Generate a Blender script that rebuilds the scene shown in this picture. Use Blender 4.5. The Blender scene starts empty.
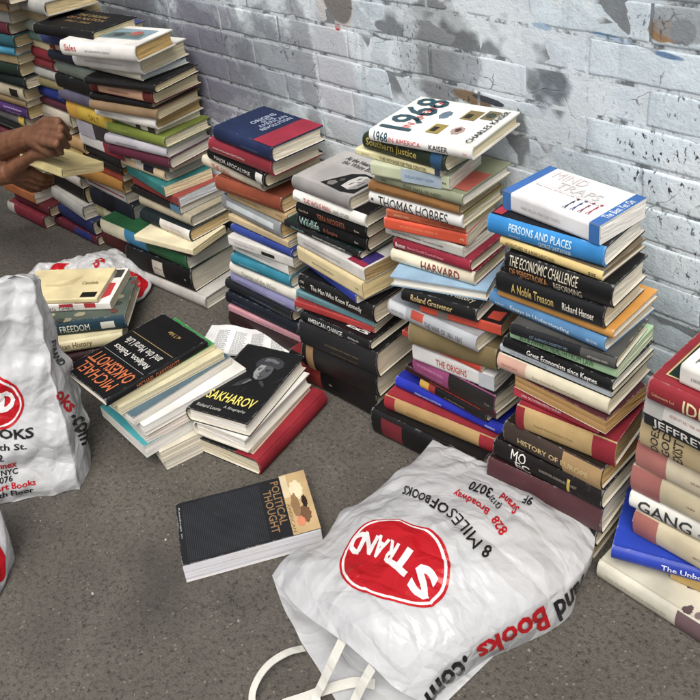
import bpy, bmesh, math, random
import numpy as np
from mathutils import Vector, Matrix, noise as mnoise

random.seed(11)
scene = bpy.context.scene
COL = scene.collection

# ------------------------------------------------------------------ camera
F_PX, PPX, PPY = 886.15, 350.0, 225.0
PITCH, YAW, ROLL, CAM_H = 0.49223, 0.86553, -0.11598, 1.1
cy, sy, cp, sp = math.cos(YAW), math.sin(YAW), math.cos(PITCH), math.sin(PITCH)
fwd = np.array([-sy*cp, cy*cp, -sp]); rgt = np.array([cy, sy, 0.0]); upv = np.cross(rgt, fwd)
r2 = rgt*math.cos(ROLL) + upv*math.sin(ROLL); u2 = -rgt*math.sin(ROLL) + upv*math.cos(ROLL)
CAMR = np.array([r2, u2, -fwd]).T
CAMC = np.array([0.0, 0.0, CAM_H])
def ray(u, v): return CAMR @ np.array([(u-PPX)/F_PX, -(v-PPY)/F_PX, -1.0])
def at(u, v, z=0.0):                       # survey of the photograph: where a line of sight meets the level z
    d = ray(u, v); return CAMC + d*((z-CAM_H)/d[2])
def aty(u, v, Y):                          # ... or the vertical plane y = Y
    d = ray(u, v); return CAMC + d*(Y/d[1])
def proj(P):
    c = CAMR.T @ (np.array(P, float)-CAMC); return PPX-F_PX*c[0]/c[2], PPY+F_PX*c[1]/c[2]
def zat(P, v):                             # height on the plumb line through P seen at row v
    lo, hi = -0.3, 1.05
    for _ in range(50):
        m = (lo+hi)/2
        if proj((P[0], P[1], m))[1] > v: lo = m
        else: hi = m
    return lo

cam = bpy.data.cameras.new('camera'); camo = bpy.data.objects.new('camera', cam); COL.objects.link(camo)
M = Matrix.Identity(4)
for i in range(3):
    for j in range(3): M[i][j] = CAMR[i, j]
    M[i][3] = CAMC[i]
camo.matrix_world = M
cam.sensor_width = 36; cam.sensor_fit = 'HORIZONTAL'; cam.lens = F_PX/700*36
cam.shift_y = (PPY-350)/700; cam.clip_end = 500; cam.clip_start = 0.02
scene.camera = camo

# ------------------------------------------------------------------ materials
def lin(h):
    if isinstance(h, (tuple, list)): return tuple(h)
    h = h.lstrip('#'); c = [int(h[i:i+2], 16)/255 for i in (0, 2, 4)]
    return tuple(x/12.92 if x <= .04045 else ((x+.055)/1.055)**2.4 for x in c)
def newmat(name):
    m = bpy.data.materials.new(name); m.use_nodes = True
    nt = m.node_tree; b = nt.nodes['Principled BSDF']
    return m, nt, b
def N(nt, t, **kw):
    n = nt.nodes.new(t)
    for k, v in kw.items():
        if k in n.inputs: n.inputs[k].default_value = v
        else: setattr(n, k, v)
    return n
def mixc(nt, fac, a, b, blend='MIX'):
    n = nt.nodes.new('ShaderNodeMix'); n.data_type = 'RGBA'; n.blend_type = blend
    for s, v in ((n.inputs[0], fac), (n.inputs[6], a), (n.inputs[7], b)):
        if hasattr(v, 'is_linked'): nt.links.new(v, s)
        elif isinstance(v, (int, float)): s.default_value = v
        else: s.default_value = (*v, 1)
    return n.outputs[2]
def mth(nt, op, a, b=None, c=None, clamp=False):
    n = nt.nodes.new('ShaderNodeMath'); n.operation = op; n.use_clamp = clamp
    for i, v in enumerate((a, b, c)):
        if v is None: continue
        if hasattr(v, 'is_linked'): nt.links.new(v, n.inputs[i])
        else: n.inputs[i].default_value = v
    return n.outputs[0]
def ramp(nt, fac, lo, hi):
    n = nt.nodes.new('ShaderNodeMapRange'); n.clamp = True
    n.inputs['From Min'].default_value = lo; n.inputs['From Max'].default_value = hi
    nt.links.new(fac, n.inputs['Value']); return n.outputs['Result']
def objco(nt, sc=(1, 1, 1), loc=(0, 0, 0)):
    tc = nt.nodes.new('ShaderNodeTexCoord'); mp = nt.nodes.new('ShaderNodeMapping')
    mp.inputs['Scale'].default_value = sc; mp.inputs['Location'].default_value = loc
    nt.links.new(tc.outputs['Object'], mp.inputs['Vector']); return mp.outputs['Vector']
def noise_(nt, vec, scale, detail=4, rough=.55, dist=0):
    n = N(nt, 'ShaderNodeTexNoise', Scale=scale, Detail=detail, Roughness=rough, Distortion=dist)
    nt.links.new(vec, n.inputs['Vector']); return n.outputs['Fac']

MC = {}
def cover_mat(h, kind='gloss'):
    key = ('c', h, kind)
    if key in MC: return MC[key]
    m, nt, b = newmat('cover_' + kind)
    c = lin(h); L = nt.links
    g_ = .3*c[0]+.59*c[1]+.11*c[2]; c = tuple(x*.86+g_*.14 for x in c)
    tc = nt.nodes.new('ShaderNodeTexCoord'); oi = nt.nodes.new('ShaderNodeObjectInfo')
    ad = nt.nodes.new('ShaderNodeVectorMath'); ad.operation = 'ADD'
    sc = nt.nodes.new('ShaderNodeVectorMath'); sc.operation = 'SCALE'; sc.inputs[0].default_value = (7, 3, 5)
    L.new(oi.outputs['Random'], sc.inputs['Scale']); L.new(tc.outputs['Object'], ad.inputs[0]); L.new(sc.outputs[0], ad.inputs[1])
    v = ad.outputs[0]
    big = noise_(nt, v, 14, 3); fine = noise_(nt, v, 180, 5, .7); scr = noise_(nt, v, 55, 6, .75, 1.2)
    lum = sum(c)/3
    if lum < .03: c = tuple(x*.6 for x in c)
    dk = tuple(x*.72 for x in c); lt = tuple(min(.84, x*1.12+.001) for x in c)
    k = mixc(nt, ramp(nt, big, .3, .7), dk, lt)
    wear = tuple(min(.8, x*.6+.1) for x in c) if lum < .35 else tuple(x*.62 for x in c)
    k = mixc(nt, mth(nt, 'MULTIPLY', ramp(nt, scr, .62, .78), .45), k, wear)
    at_ = nt.nodes.new('ShaderNodeAttribute'); at_.attribute_name = 'wear'
    ef = ramp(nt, mth(nt, 'ADD', at_.outputs['Fac'], mth(nt, 'MULTIPLY', mth(nt, 'SUBTRACT', scr, .5), 2.2)), .8, 1.1)
    rub = tuple(min(.8, x*.5+.3) for x in c) if lum < .5 else tuple(x*.6 for x in c)
    k = mixc(nt, mth(nt, 'MULTIPLY', mth(nt, 'MULTIPLY', ef, .55), ramp(nt, at_.outputs['Fac'], .02, .1)), k, rub)
    L.new(k, b.inputs['Base Color'])
    r0, r1 = {'gloss': (.34, .6), 'cloth': (.65, .9), 'matte': (.5, .75)}[kind]
    rr = nt.nodes.new('ShaderNodeMapRange'); rr.inputs['To Min'].default_value = r0; rr.inputs['To Max'].default_value = r1
    L.new(fine, rr.inputs['Value']); L.new(rr.outputs[0], b.inputs['Roughness'])
    b.inputs['Specular IOR Level'].default_value = {'gloss': .4, 'matte': .22, 'cloth': .15}[kind]
    bp = N(nt, 'ShaderNodeBump', Strength=.22 if kind != 'cloth' else .5, Distance=.001)
    L.new(noise_(nt, v, 40 if kind != 'cloth' else 900, 4), bp.inputs['Height']); L.new(bp.outputs[0], b.inputs['Normal'])
    MC[key] = m; return m
def ink_mat(h):
    key = ('i', h)
    if key in MC: return MC[key]
    m, nt, b = newmat('print_ink'); c = lin(h)
    b.inputs['Specular IOR Level'].default_value = .2
    v = objco(nt); n = noise_(nt, v, 220, 4, .7)
    nt.links.new(mixc(nt, ramp(nt, n, .35, .75), c, tuple(x*.7+.05 for x in c)), b.inputs['Base Color'])
    b.inputs['Roughness'].default_value = .45; MC[key] = m; return m
def page_mat(h):
    key = ('p', h)
    if key in MC: return MC[key]
    m, nt, b = newmat('page_block'); c = lin(h); L = nt.links
    lines = noise_(nt, objco(nt, (6, 6, 1100)), 1.0, 2, .6)
    band = noise_(nt, objco(nt, (3, 3, 260)), 1.0, 2, .5)
    stain = noise_(nt, objco(nt), 26, 4, .6)
    k = mixc(nt, ramp(nt, lines, .3, .7), tuple(x*.74 for x in c), tuple(min(.84, x*1.06) for x in c))
    k = mixc(nt, mth(nt, 'MULTIPLY', ramp(nt, band, .52, .7), .3), k, tuple(x*.55 for x in c))
    k = mixc(nt, mth(nt, 'MULTIPLY', ramp(nt, stain, .5, .75), .4), k, (c[0]*.75, c[1]*.66, c[2]*.5))
    L.new(k, b.inputs['Base Color']); b.inputs['Roughness'].default_value = .9; b.inputs['Specular IOR Level'].default_value = .15
    bp = N(nt, 'ShaderNodeBump', Strength=.55, Distance=.001); L.new(lines, bp.inputs['Height']); L.new(bp.outputs[0], b.inputs['Normal'])
    MC[key] = m; return m

# ------------------------------------------------------------------ object helpers
def link(name, me, parent=None):
    o = bpy.data.objects.new(name, me); COL.objects.link(o); o.parent = parent; return o
def tag(o, label, cat, group=None):
    o['label'] = label; o['category'] = cat
    if group: o['group'] = group
    return o
def empty(name, loc, rz=0.0):
    o = bpy.data.objects.new(name, None); COL.objects.link(o); o.location = loc; o.rotation_euler = (0, 0, rz)
    o.empty_display_size = .05; return o
class Mesh:                                 # collects faces with materials, links ONE mesh object
    def __init__(s): s.v = []; s.f = []; s.mi = []; s.mats = []; s.sm = []; s.w = []
    def mat(s, m):
        if m not in s.mats: s.mats.append(m)
        return s.mats.index(m)
    def add(s, vs, fs, m, smooth=False, w=None):
        o = len(s.v); k = s.mat(m); s.v += [tuple(p) for p in vs]; s.w += list(w) if w else [0.0]*len(vs)
        for f in fs: s.f.append([i+o for i in f]); s.mi.append(k); s.sm.append(smooth)
    def build(s, name, parent=None, recalc=True):
        me = bpy.data.meshes.new(name); me.from_pydata(s.v, [], s.f)
        for m in s.mats: me.materials.append(m)
        me.polygons.foreach_set('material_index', s.mi); me.polygons.foreach_set('use_smooth', s.sm); me.update()
        if any(s.w): me.attributes.new('wear', 'FLOAT', 'POINT').data.foreach_set('value', s.w)
        return link(name, me, parent)
    def grid(s, P, m, smooth=True, flip=False, w=None):   # P[i][j] points
        ni, nj = len(P), len(P[0]); vs = [p for row in P for p in row]; fs = []
        for i in range(ni-1):
            for j in range(nj-1):
                q = [i*nj+j, (i+1)*nj+j, (i+1)*nj+j+1, i*nj+j+1]; fs.append(q[::-1] if flip else q)
        s.add(vs, fs, m, smooth, [q for row in w for q in row] if w else None)

TXC = {}
def glyphs(text, bold=0.0):
    """outline of a line of lettering as flat triangles in the unit box (0..1, 0..1), plus its aspect"""
    if set(text) & set('MW'): bold = min(bold, .001)
    key = (text, bold)
    if key in TXC: return TXC[key]
    cu = bpy.data.curves.new('t', 'FONT'); cu.body = text; cu.resolution_u = 2; cu.offset = bold
    ob = bpy.data.objects.new('t', cu); COL.objects.link(ob)
    dg = bpy.context.evaluated_depsgraph_get(); dg.update()
    me = bpy.data.meshes.new_from_object(ob.evaluated_get(dg))
    vs = [(v.co.x, v.co.y) for v in me.vertices]; fs = [list(p.vertices) for p in me.polygons]
    bpy.data.objects.remove(ob); bpy.data.curves.remove(cu); bpy.data.meshes.remove(me)
    x0 = min(v[0] for v in vs); x1 = max(v[0] for v in vs); y0 = min(v[1] for v in vs); y1 = max(v[1] for v in vs)
    w, h = max(x1-x0, 1e-6), max(y1-y0, 1e-6)
    r = ([((a-x0)/w, (b-y0)/h) for a, b in vs], fs, w/h); TXC[key] = r; return r
# ------------------------------------------------------------------ books
def refine(vs, fs, L):                       # cut long triangles so that lettering follows curves and folds
    tri = []
    for f in fs:
        for k in range(1, len(f)-1): tri.append((vs[f[0]], vs[f[k]], vs[f[k+1]]))
    out = []; st = tri
    while st:
        t = st.pop(); e = [(math.dist(t[i], t[(i+1) % 3]), i) for i in range(3)]; m, i = max(e)
        if m < L: out.append(t); continue
        a, b, c = t[i], t[(i+1) % 3], t[(i+2) % 3]; h = ((a[0]+b[0])/2, (a[1]+b[1])/2)
        st += [(a, h, c), (h, b, c)]
    return out
def make_book(kind, loc, rz, L, W, T, spine, o, label, group):
    """kind names the thing; local x runs along the spine, the spine is at y = 0, z up; origin at the base's middle"""
    hard = o.get('hard', 1 if kind == 'hardcover_book' else 0)
    rnd = random.Random(hash((round(L, 4), round(T, 4), round(W, 4))) & 0xffff)
    e = empty(kind, loc, rz)
    tag(e, label, 'book', group)
    top = o.get('top', spine); bk = o.get('kind', 'cloth' if (hard and o.get('cloth')) else ('gloss' if not hard else rnd.choice(['gloss', 'matte', 'matte'])))
    bt = min(.0026, T*.16) if hard else min(.0006, T*.12)     # board thickness
    over = .0032 if hard else 0.0
    bulge = (min(.0055, T*.22) if o.get('round', hard) else .0004)
    if T < .009: bulge = .0006
    curl = 0.0 if hard else rnd.uniform(-.0003, .0022)*o.get('curl', 1)
    if o.get('flat'): curl = 0
    cm = Mesh(); y0, y1 = -W/2, W/2
    ns = 10
    def sy_(z):
        q = 2*z/T-1; return y0-bulge*(1-q*q)
    hinge = .007 if (hard and T > .014) else .0
    def lift(x, y):                          # a soft cover opens a little at its free corners
        fx = abs(x)/(L/2); fy = (y-y0)/W
        return curl*max(0, fy)**2*(.3+fx**2)
    xs = [-L/2, -L/2+.005]+[-L/2+L*i/8 for i in range(1, 8)]+[L/2-.005, L/2]
    rows_o, rows_i = [], []
    outer = []
    ny = 6
    ys_ = [y1, y1-.005]+[y1-(W-.002)*i/4 for i in range(1, 4)]+[y0+.006, y0+.002]; ny = 6
    for y in ys_: outer.append((y, 0.0, 'b'))
    for i in range(1, ns): outer.append((sy_(T*i/ns), T*i/ns, 's'))
    for y in ys_[::-1]: outer.append((y, T, 't'))
    inner = []
    for i in range(ny+1): inner.append((y1-(W-.003)*i/ny, bt, 'b'))
    for i in range(1, ns): inner.append((sy_(T*i/ns)+bt*1.1, bt+(T-2*bt)*i/ns, 's'))
    for i in range(ny+1): inner.append((y0+.003+(W-.003)*i/ny, T-bt, 't'))
    def pt(x, q, is_out):
        y, z, k = q
        if k == 't': z += lift(x, y)
        if hinge and is_out and k in 'tb':   # French groove
            d = abs(y-(y0+hinge))
            if d < .006: z += (-1 if k == 't' else 1)*.0012*(1-d/.006)
        return (x, y, z)
    ms, mt = cover_mat(spine, bk), cover_mat(top, bk)
    mb = cover_mat(o.get('bot', top), bk)
    PO = [[pt(x, q, True) for q in outer] for x in xs]; PI = [[pt(x, q, False) for q in inner] for x in xs]
    nO = len(outer); nb = ny; s1 = ny+ns
    cut = o.get('wrap', .0)
    WT = []
    for i in range(len(xs)):
        ex = 1.0 if i in (0, len(xs)-1) else 0.0
        WT.append([max(ex, 1.0 if j in (0, nO-1) else (.8 if j in (nb, s1) else (.25 if nb < j < s1 else 0.02)))*(1.25 if ex and j in (0, nb, s1, nO-1) else 1) for j in range(nO)])
    def strip(P, a, b, m, flip, smooth=True):
        cm.grid([row[a:b+1] for row in P], m, smooth, flip, [r[a:b+1] for r in WT] if P is PO else None)
    strip(PO, 0, nb, mb, True, False); strip(PO, nb, s1, ms, True); strip(PO, s1, nO-1, mt, True, False)
    inn = cover_mat(o.get('inn', '#cfc8b8'), 'matte')
    strip(PI, 0, nO-1, inn, False, False)
    for row_o, row_i, fl in ((PO[0], PI[0], False), (PO[-1], PI[-1], True)):
        for a, b, m in ((0, nb, mb), (nb, s1, ms), (s1, nO-1, mt)):
            cm.grid([row_o[a:b+1], row_i[a:b+1]], m, False, fl)
    for k in (0, nO-1): cm.grid([[r[k] for r in PO], [r[k] for r in PI]], mt, False, k == 0)
    # spine bands
    EPS = .00022
    def spine_pt(x, z, d=1): return (x, sy_(z)-EPS*d, z)
    def spine_quad(xa, xb, za, zb, m, d=1):
        n = 6; zz = [za+(zb-za)*i/n for i in range(n+1)]
        cm.grid([[spine_pt(x, z, d) for z in zz] for x in (xa, xb)], m, True, True)
    X = lambda q: -L/2+q*L
    for b in o.get('bands', []):
        za, zb = (b[3], b[4]) if len(b) > 3 else (.02, .98)
        spine_quad(X(b[0]), X(b[1]), T*za, T*zb, cover_mat(b[2], bk), 1)
    def put_text(t, mapf, m, ar_box, fit):
        vs, fs, asp = glyphs(t, o.get('bold', .012))
        if fit:
            k = .12 if fit == 'h' else 1.0; k2 = 1.0 if fit == 'h' else .12
            tr = refine([(a*k, b*k2) for a, b in vs], fs, .16)
            for q in tr: cm.add([mapf(a/k, b/k2) for a, b in q], [[0, 1, 2]], m)
        else: cm.add([mapf(a, b) for a, b in vs], fs, m)
    for t in o.get('tx', []):
        txt, a, b, za, zb, hc = t[:6]
        xa, xb = X(a), X(b); m = ink_mat(hc)
        if len(t) > 6 and t[6] == 'v':       # lettering turned to read along the other way
            put_text(txt, lambda u, v: spine_pt(xa+(xb-xa)*(1-v), T*(za+(zb-za)*u), 3), m, 0, 'v')
        else:
            put_text(txt, lambda u, v: spine_pt(xa+(xb-xa)*u, T*(za+(zb-za)*v), 3), m, 0, 'h')
    for q in o.get('sq', []):                # lines of lettering too fine to make out in the photograph
        xa, xb, za, zb, hc = q; m = ink_mat(hc); h = T*(zb-za); c = T*(za+zb)/2; h = min(h, .0048)*rnd.uniform(.75, 1)
        n = int((X(xb)-X(xa))/(h*.62)); n = max(1, min(n, 46)); t = ''
        low = rnd.random() < .4
        while len(t) < n-1:
            w_ = ''.join(rnd.choice('aeinorstlcumd' if low else 'AEINORSTLCHMD') for _ in range(rnd.randint(3, 8)))
            t += (w_.capitalize() if low else w_)+' '
        t = t[:n].strip() or 'I'
        span = (X(xb)-X(xa))*rnd.uniform(.8, 1); x0_ = X(xa)
        put_text(t, lambda u, v: spine_pt(x0_+span*u, c-h/2+h*v, 3), m, 0, 'h')
    Yf = lambda q: y0+q*W
    def top_pt(x, y, d): return (x, y, T+lift(x, y)+EPS*d+(.0003 if hard else .0002))
    for iq, q in enumerate(o.get('patch', [])):             # printed areas on the upper cover: ('r',x0,x1,y0,y1,col) or ('p',[(x,y)..],col)
        d = (q[-1] if isinstance(q[-1], int) else 1)+.018*iq
        if q[0] == 'r':
            n = 6
            cm.grid([[top_pt(X(q[1]+(q[2]-q[1])*i/n), Yf(q[3]+(q[4]-q[3])*j/n), d) for j in range(n+1)] for i in range(n+1)], cover_mat(q[5], bk), False)
        elif q[0] == 'p':
            cm.add([top_pt(X(a), Yf(b), d) for a, b in q[1]], [list(range(len(q[1])))], cover_mat(q[2], bk))
        elif q[0] == 'e':                    # ellipse cx,cy,rx,ry in fractions
            n = 22
            cm.add([top_pt(X(q[1]+q[3]*math.cos(2*math.pi*i/n)*(1+.12*math.sin(3*i+q[1]*9))), Yf(q[2]+q[4]*math.sin(2*math.pi*i/n)*(1+.12*math.cos(2*i))), d) for i in range(n)], [list(range(n))], cover_mat(q[5], bk))
    for t in o.get('ttx', []):               # lettering on the upper cover: text, x0,x1,y0,y1,col,turn
        txt, a, b, c, d_, hc, turn = t
        m = ink_mat(hc)
        def mp(u, v):
            if turn == 0: p = (u, v)
            elif turn == 180: p = (1-u, 1-v)
            elif turn == 90: p = (1-v, u)
            else: p = (v, 1-u)
            return top_pt(X(a+(b-a)*p[0]), Yf(c+(d_-c)*p[1]), 4)
        put_text(txt, mp, m, 0, 0)
    cm.build('cover', e)
    # pages
    pm = Mesh(); mp_ = page_mat(o.get('pg', '#d8cfb8'))
    za, zb = bt+.0002, T-bt-.0002
    conc = min(.004, T*.14) if hard else .0006
    prof = []
    nz = 8
    ya = y0+.002; yb = y1-over-.0003
    for i in range(nz+1):
        z = za+(zb-za)*i/nz; q = 2*(z-za)/max(zb-za, 1e-6)-1
        prof.append((yb-conc*(1-q*q) if hard else yb-abs(rnd.gauss(0, .0005)), z))
    front = [(max(ya, sy_(za+(zb-za)*i/nz)+bt*1.3+.0004), za+(zb-za)*i/nz) for i in range(nz+1)]
    xe = L/2-over-(.0002 if hard else .0004)
    nx = 7; ny2 = 5
    xx = [-xe+2*xe*i/nx for i in range(nx+1)]
    def lf(x, y, z): return lift(x, y)*(z-za)/max(zb-za, 1e-6)
    pm.grid([[(x, p[0], p[1]+lf(x, p[0], p[1])) for p in prof] for x in xx], mp_, False)
    pm.grid([[(x, p[0], p[1]) for p in front] for x in xx], mp_, False, True)
    for x, fl in ((-xe, True), (xe, False)):
        G = []
        for j in range(ny2+1):
            w = j/ny2; G.append([(x+(rnd.gauss(0, .0003) if 0 < i < nz else 0), front[i][0]*(1-w)+prof[i][0]*w, front[i][1]+lf(x, front[i][0]*(1-w)+prof[i][0]*w, front[i][1])) for i in range(nz+1)])
        pm.grid(G, mp_, False, not fl)
    pm.grid([[(x, front[-1][0]*(1-j/4)+prof[-1][0]*j/4, zb+lf(x, front[-1][0]*(1-j/4)+prof[-1][0]*j/4, zb)) for j in range(5)] for x in xx], mp_, False, True)
    pm.grid([[(x, y, za) for y in (front[0][0], prof[0][0])] for x in xx], mp_, False)
    pm.build('pages', e)
    return e

ORD = ['top', 'second', 'third', 'fourth', 'fifth', 'sixth', 'seventh', 'eighth', 'ninth', 'tenth', 'eleventh', 'twelfth', 'thirteenth', 'fourteenth',
       'fifteenth', 'sixteenth', 'seventeenth', 'eighteenth', 'nineteenth', 'twentieth', 'twenty-first', 'twenty-second', 'twenty-third', 'twenty-fourth', 'twenty-fifth', 'twenty-sixth', 'twenty-seventh', 'twenty-eighth']
DEBUG = []
WALL_Y = 1.0
def place(row, z0, z1=None, plane=None):
    """row: left end and right end of the spine's upper edge, and the row of its lower edge at the measured end"""
    xl, yl, xr, yr, yb, look, col, o = row
    m = o.get('m', 'r')
    if z1 is None:                           # a pile on open ground: chained heights
        if m == 'r':
            P = at(xr, yb, z0); z1 = zat(P, yr)
        else:
            P = at(xl, yb, z0); z1 = zat(P, yl)
        if o.get('T'): z1 = z0+o['T']
        z1 = z0+max(.006, min(.075, z1-z0))
    T = z1-z0
    A = at(xl, yl, z1); B = at(xr, yr, z1)
    if plane is not None:                    # a stack against the wall: the measured corners stay near one upright line
        Q = B if m == 'r' else A; R_ = A if m == 'r' else B
        dy = max(-.02, min(.02, Q[1]-plane))-(Q[1]-plane)
        if abs(dy) > 1e-9:
            t = aty(xr if m == 'r' else xl, yr if m == 'r' else yl, Q[1]+dy); R_[0] += t[0]-Q[0]; R_[1] += dy; Q[0] = t[0]; Q[1] += dy
    A[2] = B[2] = z1
    d = np.array([B[0]-A[0], B[1]-A[1]]); L = float(np.hypot(*d)); d /= L
    if o.get('L'):
        L2 = o['L']
        if m == 'r': A = np.array([B[0]-d[0]*L2, B[1]-d[1]*L2, z1])
        else: B = np.array([A[0]+d[0]*L2, A[1]+d[1]*L2, z1])
        L = L2
    if o.get('Lmin') and L < o['Lmin']: pass
    n = np.array([-d[1], d[0]])              # from the spine into the book
    W = o.get('W')
    if W is None and 'far' in o:
        Fp = at(o['far'][0], o['far'][1], z1)
        W = float((Fp[0]-B[0])*n[0]+(Fp[1]-B[1])*n[1])
    if W is None: W = max(.10, min(.165, L*.66))
    if not o.get('floor'):
        for E_ in (A, B):
            if n[1] > .1: W = min(W, (WALL_Y-.006-E_[1])/n[1])
    W = max(W, .06)
    mid = (np.array([A[0], A[1]])+np.array([B[0], B[1]]))/2 + n*W/2
    rz = math.atan2(d[1], d[0])
    return mid, rz, L, W, T, z1

def stack(rows, where, group, plane=None):
    n = len(rows); z = 0.0; Ts = None
    pl = [None]*n
    if plane is not None:                    # a stack may lean: its front plane at the foot and at the top
        y0, y1 = plane if isinstance(plane, tuple) else (plane, plane); pl = [y0+(y1-y0)*i/max(n-1, 1) for i in range(n)]
        ts = []
        for r, Y in zip(rows, pl):
            i = 2 if r[7].get('m', 'r') == 'r' else 0
            zt = aty(r[i], r[i+1], Y)[2]; ts.append(r[7].get('T') or max(.007, zt-aty(r[i], r[4], Y)[2]))
        k = zt/sum(ts); DEBUG.append((where, 'height', round(zt, 3), 'scale', round(k, 3)))
        Ts = [t*k for t in ts]
    for i, row in enumerate(rows):
        look, col, o = row[5], row[6], row[7]
        mid, rz, L, W, T, z1 = place(row, z, z+Ts[i] if Ts else None, pl[i])
        DEBUG.append((where[:18], n-i, look[:28], round(float(mid[0]), 3), round(float(mid[1]), 3), 'z', round(z, 3), 'T', round(T, 3), 'L', round(L, 3), 'W', round(W, 3), 'a', round(math.degrees(rz), 1)))
        kind = 'hardcover_book' if o.get('hard', 1) else 'paperback_book'
        pos = 'topmost of' if n-1-i == 0 else ('lowest of' if i == 0 else ORD[n-1-i]+' down')
        lab = o.get('label') or f"{look}, {pos}{',' if 'down' in pos else ''} {where}"
        if len(lab.split()) > 16: print('LONG', len(lab.split()), lab)
        make_book(kind, (float(mid[0]), float(mid[1]), z+.0003), rz+math.pi if o.get('rev') else rz, L, W, T-.0006, col, o, lab, group)
        z = z1
    return z
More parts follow.
